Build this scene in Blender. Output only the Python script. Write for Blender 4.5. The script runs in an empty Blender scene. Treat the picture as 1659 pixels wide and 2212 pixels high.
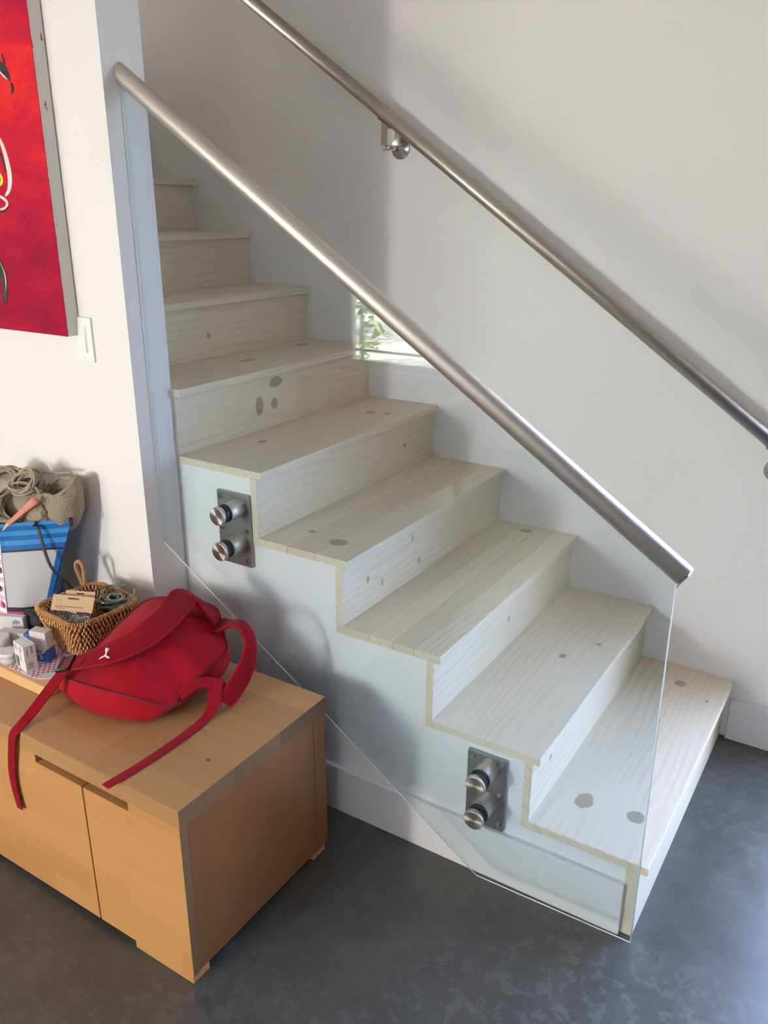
import bpy, bmesh, math, random
from mathutils import Vector, Matrix, noise
random.seed(7)
SC = bpy.context.scene
COL = SC.collection
PI = math.pi

# ------------------------------------------------------------------ camera
cam = bpy.data.cameras.new('camera'); camo = bpy.data.objects.new('camera', cam); COL.objects.link(camo)
cam.sensor_fit = 'VERTICAL'; cam.sensor_height = 24.0; cam.lens = 1802.95/2212*24.0
cam.clip_start = 0.05
RT = Vector((0.84429897, 0.53586534, 0.00275583)); UP = Vector((-0.18574049, 0.28781745, 0.93950071)); FW = Vector((-0.50265269, 0.79373135, -0.34253586))
mw = Matrix.Identity(4)
for i in range(3):
    mw[i][0] = RT[i]; mw[i][1] = UP[i]; mw[i][2] = -FW[i]
mw[0][3], mw[1][3], mw[2][3] = 0.28826, -1.55858, 1.58502
camo.matrix_world = mw
SC.camera = camo

# ------------------------------------------------------------------ world, lights, exposure
wd = bpy.data.worlds.new('sky'); SC.world = wd; wd.use_nodes = True
bg = wd.node_tree.nodes['Background']; bg.inputs[0].default_value = (1.0, 0.985, 0.94, 1); bg.inputs[1].default_value = 14.0
def area(name, loc, direction, sx, sy, power, col):
    l = bpy.data.lights.new(name, 'AREA'); l.shape = 'RECTANGLE'; l.size = sx; l.size_y = sy; l.energy = power; l.color = col
    o = bpy.data.objects.new(name, l); COL.objects.link(o); o.location = loc
    o.rotation_euler = Vector(direction).to_track_quat('-Z', 'Y').to_euler()
    return o
area('daylight_through_window', (-1.70, -3.825, 1.145), (0.30, 1, -0.12), 0.17, 0.55, 54, (1.0, 0.905, 0.905))
area('stairwell_fill', (-4.84, .47, 2.66), (1, -.01, -0.40), .66, .60, 6, (1.0, .985, .95))  # added fill lamp that brightens the stairwell
dl = area('daylight_through_door', (0.72, 1.10, 0.85), (-0.16, -1, -0.26), 0.84, 1.4, 45, (0.13, 0.36, 1.0)); dl.data.spread = math.radians(140)
sun = bpy.data.lights.new('sun', 'SUN'); sun.energy = 200.0; sun.angle = .01; sun.color = (1.0, .95, .87)
suno = bpy.data.objects.new('sun', sun); COL.objects.link(suno); suno.location = (-2, 4, 8)
suno.rotation_euler = Vector((.5, -.6, -1.0)).to_track_quat('-Z', 'Y').to_euler()
vs = SC.view_settings
vs.view_transform = 'Standard'; vs.look = 'None'; vs.exposure = 0.0; vs.gamma = 1.0; vs.use_curve_mapping = False
try:
    SC.cycles.use_denoising = True
    SC.cycles.max_bounces = 12; SC.cycles.transparent_max_bounces = 24; SC.cycles.glossy_bounces = 5
    SC.cycles.diffuse_bounces = 6; SC.cycles.sample_clamp_indirect = 6.0
except Exception:
    pass

# ------------------------------------------------------------------ helpers
class MB:
    def __init__(s): s.v = []; s.f = []; s.sm = []
    def add(s, vs_, fs, smooth=False):
        b = len(s.v); s.v += [tuple(v) for v in vs_]
        for f in fs: s.f.append(tuple(i+b for i in f)); s.sm.append(smooth)
        return s
    def box(s, a, b, bev=0.0):
        (x0, y0, z0), (x1, y1, z1) = a, b
        if bev <= 0:
            return s.add([(x0,y0,z0),(x1,y0,z0),(x1,y1,z0),(x0,y1,z0),(x0,y0,z1),(x1,y0,z1),(x1,y1,z1),(x0,y1,z1)],
                  [(0,3,2,1),(4,5,6,7),(0,1,5,4),(1,2,6,5),(2,3,7,6),(3,0,4,7)])
        bm = bmesh.new(); bmesh.ops.create_cube(bm, size=1)
        for v in bm.verts:
            v.co = Vector(((x0+x1)/2+v.co.x*(x1-x0), (y0+y1)/2+v.co.y*(y1-y0), (z0+z1)/2+v.co.z*(z1-z0)))
        bmesh.ops.bevel(bm, geom=bm.edges[:], offset=bev, segments=2, profile=0.6, affect='EDGES')
        bm.verts.index_update()
        s.add([v.co[:] for v in bm.verts], [[v.index for v in f.verts] for f in bm.faces]); bm.free()
        return s
    def obox(s, c, ax, ay, az, hx, hy, hz):
        c = Vector(c); ax = Vector(ax)*hx; ay = Vector(ay)*hy; az = Vector(az)*hz
        P = [c+ax*i+ay*j+az*k for k in (-1,1) for (i,j) in ((-1,-1),(1,-1),(1,1),(-1,1))]
        return s.add(P, [(0,3,2,1),(4,5,6,7),(0,1,5,4),(1,2,6,5),(2,3,7,6),(3,0,4,7)])
    def tube(s, pts, r, n=12, caps=True, closed=False):
        pts = [Vector(p) for p in pts]; m = len(pts)
        rs = r if isinstance(r, (list, tuple)) else [r]*m
        up = None; V = []
        for i, p in enumerate(pts):
            a = pts[(i-1) % m] if (closed or i > 0) else pts[i]; b = pts[(i+1) % m] if (closed or i < m-1) else pts[i]
            t = (b-a).normalized()
            if up is None:
                up = Vector((0,0,1)) if abs(t.z) < .9 else Vector((1,0,0))
            nrm = (up - t*up.dot(t))
            if nrm.length < 1e-6: nrm = t.orthogonal()
            nrm.normalize(); up = nrm; bn = t.cross(nrm)
            for k in range(n):
                a_ = 2*PI*k/n; V.append(p + nrm*(math.cos(a_)*rs[i]) + bn*(math.sin(a_)*rs[i]))
        F = []
        for i in range(m if closed else m-1):
            for k in range(n):
                i2 = (i+1) % m
                F.append((i*n+k, i*n+(k+1) % n, i2*n+(k+1) % n, i2*n+k))
        s.add(V, F, True)
        if caps and not closed:
            s.add(V[:n], [tuple(range(n))[::-1]]); s.add(V[-n:], [tuple(range(n))])
        return s
    def lathe(s, c, axis, prof, n=32, smooth=True):
        # prof: list of (distance along axis, radius)
        c = Vector(c); a = Vector(axis).normalized(); u = a.orthogonal().normalized(); w = a.cross(u); V = []; F = []
        for (d, r) in prof:
            for k in range(n):
                t = 2*PI*k/n; V.append(c+a*d+u*(r*math.cos(t))+w*(r*math.sin(t)))
        for i in range(len(prof)-1):
            for k in range(n):
                F.append((i*n+k, i*n+(k+1) % n, (i+1)*n+(k+1) % n, (i+1)*n+k))
        s.add(V, F, smooth)
        if prof[0][1] > 1e-6: s.add(V[:n], [tuple(range(n))[::-1]])
        if prof[-1][1] > 1e-6: s.add(V[-n:], [tuple(range(n))])
        return s
    def cyl(s, c, axis, L, r, n=32, bev=0.0):
        if bev: return s.lathe(c, axis, [(0, r-bev), (bev, r), (L-bev, r), (L, r-bev)], n, True)
        V = MB(); a = Vector(axis).normalized()
        s.lathe(c, axis, [(0, r), (L, r)], n, True); return s
    def prism(s, poly, y0, y1):
        # poly in xz, extruded along y
        n = len(poly)
        V = [(x, y0, z) for x, z in poly] + [(x, y1, z) for x, z in poly]
        F = [tuple(range(n)), tuple(range(n, 2*n))[::-1]] + [((i+1) % n, i, n+i, n+(i+1) % n) for i in range(n)]
        return s.add(V, F)
    def prismz(s, poly, z0, z1):
        n = len(poly)
        V = [(x, y, z0) for x, y in poly] + [(x, y, z1) for x, y in poly]
        F = [tuple(range(n))[::-1], tuple(range(n, 2*n))] + [(i, (i+1) % n, n+(i+1) % n, n+i) for i in range(n)]
        return s.add(V, F)
    def ribbon(s, pts, nrms, w, th):
        pts = [Vector(p) for p in pts]; m = len(pts); V = []
        ws = w if isinstance(w, (list, tuple)) else [w]*m
        for i, p in enumerate(pts):
            t = (pts[min(i+1, m-1)]-pts[max(i-1, 0)]).normalized()
            n = Vector(nrms[i]); n = (n - t*n.dot(t)).normalized(); b = t.cross(n)
            hw = ws[i]/2
            for (q, k) in ((-1,-.5),(-.96,.35),(-.8,.5),(0,.62),(.8,.5),(.96,.35),(1,-.5),(0,-.5)):
                V.append(p + b*(q*hw) + n*(k*th))
        F = []
        for i in range(m-1):
            for k in range(8): F.append((i*8+k, (i+1)*8+k, (i+1)*8+(k+1) % 8, i*8+(k+1) % 8))
        F += [tuple(range(8)), tuple(range((m-1)*8, m*8))[::-1]]
        return s.add(V, F, True)
    def build(s, name, mat, parent=None, fix=True):
        me = bpy.data.meshes.new(name); me.from_pydata(s.v, [], s.f)
        me.polygons.foreach_set('use_smooth', s.sm)
        if fix:
            bm = bmesh.new(); bm.from_mesh(me); bmesh.ops.remove_doubles(bm, verts=bm.verts[:], dist=1e-6)
            bmesh.ops.recalc_face_normals(bm, faces=bm.faces[:]); bm.to_mesh(me); bm.free()
        me.materials.append(mat)
        o = bpy.data.objects.new(name, me); COL.objects.link(o)
        if parent:
            o.parent = parent
            o.matrix_parent_inverse = Matrix.Translation(-parent_origin(parent))
        return o
def parent_origin(o):
    return Vector(o.location) if o.parent is None else Vector((0, 0, 0))
def tag(o, label=None, cat=None, group=None, kind=None):
    if label: o['label'] = label
    if cat: o['category'] = cat
    if group: o['group'] = group
    if kind: o['kind'] = kind
    return o
def thing(name, loc, label, cat, group=None):
    o = bpy.data.objects.new(name, None); COL.objects.link(o); o.location = loc; o.empty_display_size = .05
    return tag(o, label, cat, group)
def smooth_path(ctrl, n=8):
    P = [Vector(p) for p in ctrl]; out = []
    for i in range(len(P)-1):
        p0 = P[max(i-1, 0)]; p1 = P[i]; p2 = P[i+1]; p3 = P[min(i+2, len(P)-1)]
        for k in range(n):
            t = k/n
            out.append(0.5*((2*p1)+(p2-p0)*t+(2*p0-5*p1+4*p2-p3)*t*t+(3*p1-p0-3*p2+p3)*t**3))
    out.append(P[-1]); return out
def closed_path(ctrl, n=8):
    P = [Vector(p) for p in ctrl]; m = len(P); out = []
    for i in range(m):
        p0, p1, p2, p3 = P[(i-1) % m], P[i], P[(i+1) % m], P[(i+2) % m]
        for k in range(n):
            t = k/n
            out.append(0.5*((2*p1)+(p2-p0)*t+(2*p0-5*p1+4*p2-p3)*t*t+(3*p1-p0-3*p2+p3)*t**3))
    return out

# ------------------------------------------------------------------ materials
class NT:
    def __init__(s, name):
        s.m = bpy.data.materials.new(name); s.m.use_nodes = True; s.t = s.m.node_tree; s.n = s.t.nodes; s.l = s.t.links
        s.b = s.n['Principled BSDF']; s.out = s.n['Material Output']
    def node(s, typ, **kw):
        nd = s.n.new(typ)
        for k, v in kw.items():
            if isinstance(k, str) and hasattr(nd, k): setattr(nd, k, v)
        return nd
    def link(s, a, b): s.l.new(a, b)
    def setin(s, nd, i, v):
        if hasattr(v, 'is_output'): s.l.new(v, nd.inputs[i])
        else: nd.inputs[i].default_value = v
    def math(s, op, a, b=0.0, c=0.0, clamp=False):
        nd = s.n.new('ShaderNodeMath'); nd.operation = op; nd.use_clamp = clamp
        s.setin(nd, 0, a); s.setin(nd, 1, b); s.setin(nd, 2, c); return nd.outputs[0]
    def vmath(s, op, a, b=(0,0,0)):
        nd = s.n.new('ShaderNodeVectorMath'); nd.operation = op; s.setin(nd, 0, a); s.setin(nd, 1, b)
        return nd.outputs['Value'] if op in ('LENGTH', 'DOT_PRODUCT', 'DISTANCE') else nd.outputs[0]
    def coord(s): return s.n.new('ShaderNodeTexCoord').outputs['Object']
    def sep(s, v):
        nd = s.n.new('ShaderNodeSeparateXYZ'); s.setin(nd, 0, v); return nd.outputs
    def comb(s, x, y, z):
        nd = s.n.new('ShaderNodeCombineXYZ'); s.setin(nd, 0, x); s.setin(nd, 1, y); s.setin(nd, 2, z); return nd.outputs[0]
    def noise(s, vec, scale, detail=3, rough=.5, dist=0.0):
        nd = s.n.new('ShaderNodeTexNoise'); s.setin(nd, 'Vector', vec); nd.inputs['Scale'].default_value = scale
        nd.inputs['Detail'].default_value = detail; nd.inputs['Roughness'].default_value = rough; nd.inputs['Distortion'].default_value = dist
        return nd.outputs['Fac']
    def voro(s, vec, scale, feature='F1'):
        nd = s.n.new('ShaderNodeTexVoronoi'); nd.feature = feature; s.setin(nd, 'Vector', vec); nd.inputs['Scale'].default_value = scale
        return nd.outputs['Distance']
    def ramp(s, fac, stops):
        nd = s.n.new('ShaderNodeValToRGB'); s.setin(nd, 0, fac); e = nd.color_ramp.elements
        while len(e) < len(stops): e.new(0.5)
        for k, (p, c) in enumerate(stops):
            e[k].position = p; e[k].color = (c[0], c[1], c[2], 1) if hasattr(c, '__len__') else (c, c, c, 1)
        return nd.outputs['Color']
    def mix(s, fac, a, b, blend='MIX'):
        nd = s.n.new('ShaderNodeMix'); nd.data_type = 'RGBA'; nd.blend_type = blend
        s.setin(nd, 0, fac)
        for i, v in ((6, a), (7, b)):
            if hasattr(v, 'is_output'): s.l.new(v, nd.inputs[i])
            else: nd.inputs[i].default_value = (v[0], v[1], v[2], 1)
        return nd.outputs[2]
    def col(s, v):
        if hasattr(v, 'is_output'): s.l.new(v, s.b.inputs['Base Color'])
        else: s.b.inputs['Base Color'].default_value = (v[0], v[1], v[2], 1)
    def rough(s, v): s.setin(s.b, 'Roughness', v)
    def bump(s, h, strength=.2, dist=.002):
        nd = s.n.new('ShaderNodeBump'); nd.inputs['Strength'].default_value = strength; nd.inputs['Distance'].default_value = dist
        s.setin(nd, 'Height', h); s.l.new(nd.outputs[0], s.b.inputs['Normal'])

def plain(name, col, rough=.5, metal=0.0, nscale=0, namp=0.06, bump=0.0, bscale=200, spec=None):
    t = NT(name); c = t.coord()
    if nscale:
        f = t.noise(c, nscale, 3)
        t.col(t.mix(f, [k*(1-namp) for k in col], [min(1, k*(1+namp)) for k in col]))
    else: t.col(col)
    t.rough(rough); t.b.inputs['Metallic'].default_value = metal
    if spec is not None: t.b.inputs['Specular IOR Level'].default_value = spec
    if bump: t.bump(t.noise(c, bscale, 2), bump, .001)
    return t.m

def wall_mat(name, col=(.80, .785, .765)):
    t = NT(name); c = t.coord()
    t.col(t.mix(t.noise(c, 1.3, 2), [k*.985 for k in col], [k*1.015 for k in col])); t.rough(.55)
    t.b.inputs['Specular IOR Level'].default_value = .3
    t.bump(t.noise(c, 260, 2), .05, .001); return t.m

def pine(name, knots=(), base=(.790, .690, .520), dark=(.50, .405, .262), seed=0.0, scale=1.0, planks=None):
    """white-washed pine, boards running along world y; knots: (x,y,z, across, along)"""
    t = NT(name); c = t.coord(); x, y, z = t.sep(c)
    a = t.math('ADD', x, z); warp = 0.0; kmask = None; rim = None
    for (kx, ky, kz, ra, rl) in knots:
        d = t.vmath('SUBTRACT', c, (kx, ky, kz)); dx, dy, dz = t.sep(d)
        da = t.math('ADD', dx, dz)
        e = t.vmath('LENGTH', t.comb(t.math('DIVIDE', t.math('MULTIPLY_ADD', t.math('ABSOLUTE', dx), 1.0, t.math('ABSOLUTE', dz)), ra), t.math('DIVIDE', dy, rl), 0.0))
        e = t.math('ADD', e, t.math('MULTIPLY_ADD', t.noise(c, 90, 2), .5, -.25))
        k = t.math('SUBTRACT', 1.0, t.math('SMOOTH_MAX', 0.0, t.math('MULTIPLY', t.math('SUBTRACT', e, .75), 3.0), .05), clamp=True)
        kmask = k if kmask is None else t.math('MAXIMUM', kmask, k)
        rg = t.math('SUBTRACT', 1.0, t.math('MULTIPLY', t.math('ABSOLUTE', t.math('SUBTRACT', e, .92)), 5.0), clamp=True)
        rim = rg if rim is None else t.math('MAXIMUM', rim, rg)
        g = t.math('EXPONENT', t.math('MULTIPLY', t.math('MULTIPLY', e, e), -.22))
        w = t.math('MULTIPLY', g, t.math('MULTIPLY', t.math('SIGN', da), ra*1.2))
        warp = w if not hasattr(warp, 'is_output') else t.math('ADD', warp, w)
    low = t.noise(t.comb(t.math('MULTIPLY', a, 5.0), t.math('MULTIPLY', y, 1.1), seed), 1.0, 2, .5)
    aa = t.math('ADD', t.math('ADD', a, t.math('MULTIPLY', low, .16)), warp)
    rings = t.math('SINE', t.math('MULTIPLY', aa, 260.0/scale))
    rings = t.math('POWER', t.math('MULTIPLY_ADD', rings, .5, .5), 3.0)
    patch = t.noise(t.comb(t.math('MULTIPLY', a, 7.0), t.math('MULTIPLY', y, 2.0), seed+3.3), 1.0, 2)
    patch = t.math('MULTIPLY_ADD', patch, 2.6, -.85, clamp=True)
    fine = t.noise(t.comb(t.math('MULTIPLY', a, 420.0), t.math('MULTIPLY', y, 9.0), seed), 1.0, 3, .6)
    f = t.math('MULTIPLY', t.math('MULTIPLY', rings, patch), .42)
    f = t.math('ADD', f, t.math('MULTIPLY', t.math('SUBTRACT', fine, .45), .55), clamp=True)
    colr = t.mix(f, base, dark)
    if planks:
        bands = None
        for (x0, x1, amt) in planks:
            m = t.math('MULTIPLY', t.math('GREATER_THAN', x, x0), t.math('LESS_THAN', x, x1))
            colr = t.mix(t.math('MULTIPLY', m, amt), colr, (dark[0]*.95, dark[1]*.93, dark[2]*.85))
    blot = t.noise(c, 2.2, 2)
    colr = t.mix(t.math('MULTIPLY', blot, .16), colr, (.78, .74, .66))
    if kmask is not None:
        colr = t.mix(t.math('MULTIPLY', kmask, .80), colr, (.31, .255, .180))
        colr = t.mix(t.math('MULTIPLY', rim, .45), colr, (.19, .145, .095))
    t.col(colr); t.rough(.42)
    t.bump(fine, .08, .0006)
    return t.m

def oak(name, axis, base=(.50, .245, .085), dark=(.30, .135, .042), brick=None, tone=0.0, objrand=0.0, rough=.40, fineamt=.5):
    """oiled hardwood; axis = grain direction"""
    t = NT(name); c = t.coord(); x, y, z = t.sep(c)
    L = {'x': x, 'y': y, 'z': z}[axis]
    o = [v for k, v in (('x', x), ('y', y), ('z', z)) if k != axis]
    grain = t.comb(t.math('MULTIPLY', L, 2.2), t.math('MULTIPLY', o[0], 48.0), t.math('MULTIPLY', o[1], 48.0))
    fine = t.noise(grain, 1.6, 4, .62, .25); low = t.noise(t.comb(t.math('MULTIPLY', L, 2.0), t.math('MULTIPLY', o[0], 9.0), t.math('MULTIPLY', o[1], 9.0)), 1.0, 2)
    f = t.math('ADD', t.math('MULTIPLY', fine, fineamt), t.math('MULTIPLY', low, .45))
    f = t.math('ADD', f, tone-.2)
    if brick:
        bw, bh, along, across = brick
        A = {'x': x, 'y': y, 'z': z}[along]; B = {'x': x, 'y': y, 'z': z}[across]
        row = t.math('FLOOR', t.math('DIVIDE', B, bh))
        wn = t.node('ShaderNodeTexWhiteNoise'); wn.noise_dimensions = '1D'; t.setin(wn, 1, t.math('ADD', row, 13.7))
        cell = t.math('FLOOR', t.math('DIVIDE', t.math('ADD', A, t.math('MULTIPLY', wn.outputs[0], bw)), bw))
        w2 = t.node('ShaderNodeTexWhiteNoise'); w2.noise_dimensions = '2D'; t.setin(w2, 0, t.comb(row, cell, 0.0))
        f = t.math('ADD', f, t.math('MULTIPLY', t.math('SUBTRACT', w2.outputs[0], .5), .46))
    if objrand:
        oi = t.node('ShaderNodeObjectInfo'); f = t.math('ADD', f, t.math('MULTIPLY', t.math('SUBTRACT', oi.outputs['Random'], .5), objrand))
    f = t.math('ADD', f, 0.0, clamp=True)
    t.col(t.mix(f, base, dark)); t.rough(rough); t.bump(fine, .06, .0006)
    return t.m

def steel(name, col=(.58, .55, .52), rough=.30, axis=None, amt=.10):
    t = NT(name); c = t.coord(); t.b.inputs['Metallic'].default_value = 1.0
    f = t.noise(t.vmath('MULTIPLY', c, axis or (60, 60, 60)), 1.0, 3, .6)
    t.col(t.mix(f, [k*(1-amt) for k in col], [min(1, k*(1+amt)) for k in col])); t.rough(t.math('MULTIPLY_ADD', f, .16, rough-.08))
    return t.m

def radial_steel(name, centers, col=(.55, .51, .48)):
    t = NT(name); t.b.inputs['Metallic'].default_value = 1.0; t.col(col); t.rough(.34)
    t.b.inputs['Anisotropic'].default_value = .85
    tan = t.node('ShaderNodeTangent'); tan.direction_type = 'RADIAL'; tan.axis = 'Y'
    t.link(tan.outputs[0], t.b.inputs['Tangent'])
    return t.m

def thin_glass(name, tint, rough=0.0, ior=1.5, refl=(1, 1, 1)):
    """clear sheet: tinted straight transmission plus Fresnel reflection on either side"""
    t = NT(name); t.n.remove(t.b)
    geo = t.node('ShaderNodeNewGeometry'); fr = t.node('ShaderNodeFresnel')
    t.setin(fr, 'IOR', t.math('ADD', ior, t.math('MULTIPLY', geo.outputs['Backfacing'], 1.0/ior-ior)))
    tr = t.node('ShaderNodeBsdfTransparent'); tr.inputs[0].default_value = (*tint, 1)
    gl = t.node('ShaderNodeBsdfGlossy'); gl.inputs['Roughness'].default_value = rough; gl.inputs[0].default_value = (*refl, 1)
    mx = t.node('ShaderNodeMixShader'); t.link(fr.outputs[0], mx.inputs[0]); t.link(tr.outputs[0], mx.inputs[1]); t.link(gl.outputs[0], mx.inputs[2])
    t.link(mx.outputs[0], t.out.inputs[0]); return t.m

def concrete():
    t = NT('polished_concrete'); c = t.coord()
    big = t.noise(c, 2.2, 4, .6); mid = t.noise(c, 11, 5, .65, .6); spk = t.noise(c, 260, 2)
    f = t.math('MULTIPLY_ADD', big, .55, t.math('MULTIPLY', mid, .45))
    colr = t.ramp(f, [(.36, (.048, .048, .045)), (.52, (.066, .066, .062)), (.66, (.096, .096, .091))])
    # pale worn blotches
    pm = t.noise(c, 24, 5, .72, .25); reg = t.noise(c, 1.4, 1)
    pf = t.math('MULTIPLY', t.math('GREATER_THAN', pm, .545), t.math('MULTIPLY_ADD', reg, 2.2, -.8, clamp=True))
    colr = t.mix(t.math('MULTIPLY', pf, .50), colr, (.19, .195, .20))
    colr = t.mix(t.math('MULTIPLY', t.math('GREATER_THAN', spk, .70), .5), colr, (.04, .04, .04))
    ws = t.voro(c, 34); colr = t.mix(t.math('MULTIPLY', t.math('LESS_THAN', ws, .035), .6), colr, (.5, .5, .5))
    t.b.inputs['Specular IOR Level'].default_value = .65
    t.col(colr); t.rough(t.math('MULTIPLY_ADD', mid, .22, .24)); t.bump(mid, .04, .002)
    return t.m

M = {}
M['wall'] = wall_mat('white_wall_paint', (.81, .784, .772)); M['trim'] = wall_mat('white_trim_paint', (.78, .77, .76))
M['stringer'] = wall_mat('stringer_paint', (.84, .84, .83))
M['floor'] = concrete()
M['steel'] = steel('brushed_steel', (.60, .555, .51), .50, (70, 400, 70), .10)
M['steel_rail2'] = steel('dull_brushed_steel', (.46, .42, .365), .42, (60, 400, 60), .16)
M['steel_plate'] = steel('steel_plate', (.34, .34, .33), .40, (9, 9, 9), .10)
M['chrome'] = steel('polished_steel', (.62, .60, .58), .16)
M['cap'] = radial_steel('turned_steel', None)
M['rubber'] = plain('black_rubber', (.012, .012, .012), .6)
M['glass'] = thin_glass('tinted_sheet_glass', (.930, .962, .976))
M['glass_edge'] = thin_glass('glass_edge', (.86, .93, .925), .05)
M['arris'] = plain('bright_glass_arris', (.84, .90, .90), .15)
M['window_glass'] = thin_glass('window_glass', (.96, .975, .97))
M['jar_rim'] = thin_glass('jar_rim_glass', (.62, .74, .71), .05, 2.1)
M['jar_glass'] = thin_glass('jar_glass', (.90, .935, .92), 0.02)

# ------------------------------------------------------------------ the room
W = 0.941; XW = -1.373; YW = -0.1255; CEIL = 3.2
XMIN, XMAX, YMIN = -4.8, 5.6, -3.8
def struct(name, mb, mat, label=None, parent=None):
    o = mb.build(name, mat, parent)
    if parent is None: o['kind'] = 'structure'
    if label: o['label'] = label
    return o
struct('floor', MB().box((XMIN, YMIN, -.1), (XMAX, W+.5, 0)), M['floor'], 'dark grey polished concrete floor')
struct('ceiling', MB().box((XMIN, YMIN, CEIL), (XMAX, W+.12, CEIL+.1)), M['wall'], 'white ceiling')
struct('wall_left', MB().box((XMIN, YW, 0), (XW, 0, CEIL)), M['wall'], 'white wall with the painting, ending beside the stairs')
DX0, DX1, DZ = .215, 1.20, 2.12
mb = MB().box((XMIN, W, 0), (DX0, W+.12, CEIL)).box((DX0, W, DZ), (DX1, W+.12, CEIL)).box((DX1, W, 0), (XMAX, W+.12, CEIL))
struct('wall_right', mb, M['wall'], 'white stairwell wall behind the wall-mounted handrail')
# window wall behind the camera
VX0, VX1, VZ0, VZ1 = .55, 1.15, .85, 2.05
WX0, WX1, WZ0, WZ1 = -3.37, -1.25, .455, 1.95
def wall_with_holes(y0, y1, holes):
    mb = MB(); xs = sorted({XMIN, XMAX, *[h[0] for h in holes], *[h[1] for h in holes]})
    for a, b in zip(xs[:-1], xs[1:]):
        h = [k for k in holes if k[0] <= a+1e-6 and k[1] >= b-1e-6]
        if h: mb.box((a, y0, 0), (b, y1, h[0][2])).box((a, y0, h[0][3]), (b, y1, CEIL))
        else: mb.box((a, y0, 0), (b, y1, CEIL))
    return mb
struct('wall_front', wall_with_holes(YMIN-.14, YMIN, [(WX0, WX1, WZ0, WZ1), (VX0, VX1, VZ0, VZ1)]), M['wall'], 'white window wall across the room')
UY0, UY1, UZ0, UZ1 = .08, .86, 2.30, 3.02
struct('wall_far_left', MB().box((XMIN-.12, YMIN-.14, 0), (XMIN, UY0, CEIL)).box((XMIN-.12, UY1, 0), (XMIN, W+.12, CEIL)).box((XMIN-.12, UY0, 0), (XMIN, UY1, UZ0)).box((XMIN-.12, UY0, UZ1), (XMIN, UY1, CEIL)), M['wall'], 'white wall at the far left of the room')
struct('wall_far_right', MB().box((XMAX, YMIN-.14, 0), (XMAX+.12, W+.12, CEIL)), M['wall'], 'white wall at the far right of the room')
struct('baseboard_right', MB().box((0.0, W-.015, 0), (DX0, W, .141), .003), M['trim'], 'white baseboard at the foot of the stairwell wall')
struct('baseboard_stair', MB().box((XW, -.013, 0), (-.045, .0025, .143), .003), M['trim'], 'white baseboard along the stair stringer')
struct('baseboard_left', MB().box((XMIN, YW-.014, 0), (XW, YW, .141), .003), M['trim'], 'white baseboard behind the bench')
M['frame'] = plain('white_window_frame', (.82, .83, .84), .35)
def window(name, x0, x1, z0, z1, border):
    y = YMIN-.06; f = .045
    mb = MB().box((x0, y-.03, z0), (x1, y+.03, z0+f)).box((x0, y-.03, z1-f), (x1, y+.03, z1)).box((x0, y-.03, z0+f), (x0+f, y+.03, z1-f)).box((x1-f, y-.03, z0+f), (x1, y+.03, z1-f))
    w = struct(name, mb, M['frame'], 'white framed window with narrow border panes')
    for xx in (x0+f+border, x1-f-border):
        MB().box((xx-.009, y-.012, z0+f), (xx+.009, y+.012, z1-f)).build('muntin', M['frame'], w)
    for zz in (z0+f+border, z1-f-border):
        MB().box((x0+f, y-.011, zz-.009), (x1-f, y+.011, zz+.009)).build('muntin', M['frame'], w)
    MB().box((x0+f, y-.003, z0+f), (x1-f, y+.003, z1-f)).build('pane', M['window_glass'], w)
    MB().box((x0-.04, YMIN-.02, z0-.03), (x1+.04, YMIN+.06, z0), .004).build('window_sill', M['trim'], w)
    return w
window('window_1', WX0, WX1, WZ0, WZ1, .075)
window('fill_window', VX0, VX1, VZ0, VZ1, .075)  # extra opening added so sky light fills the room
xx = XMIN-.08
mb = MB().box((xx-.02, UY0, UZ0), (xx+.02, UY1, UZ0+.04)).box((xx-.02, UY0, UZ1-.04), (xx+.02, UY1, UZ1)).box((xx-.02, UY0, UZ0+.04), (xx+.02, UY0+.04, UZ1-.04)).box((xx-.02, UY1-.04, UZ0+.04), (xx+.02, UY1, UZ1-.04))
w3 = struct('stairwell_fill_window', mb, M['frame'], 'small white window added around the stairwell fill lamp')  # invented opening, holds the stairwell fill lamp
MB().box((xx-.003, UY0+.04, UZ0+.04), (xx+.003, UY1-.04, UZ1-.04)).build('pane', M['window_glass'], w3)
# glazed door in the stairwell wall, just right of the stairs
fy = W+.07
mb = MB().box((DX0, fy-.03, 0), (DX0+.05, fy+.03, DZ)).box((DX1-.05, fy-.03, 0), (DX1, fy+.03, DZ)).box((DX0+.05, fy-.03, DZ-.06), (DX1-.05, fy+.03, DZ)).box((DX0+.05, fy-.03, 0), (DX1-.05, fy+.03, .05))
d1 = struct('door_1', mb, M['frame'], 'white framed glass door beside the stairs')
MB().box((DX0+.05, fy-.004, .05), (DX1-.05, fy+.004, DZ-.06)).build('pane', M['window_glass'], d1)
MB().cyl((DX1-.10, fy-.03, 1.02), (0, -1, 0), .045, .010, 12).tube([(DX1-.10, fy-.075, 1.02), (DX1-.21, fy-.075, 1.02)], .009, 10).build('door_handle', M['chrome'], d1)

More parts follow.
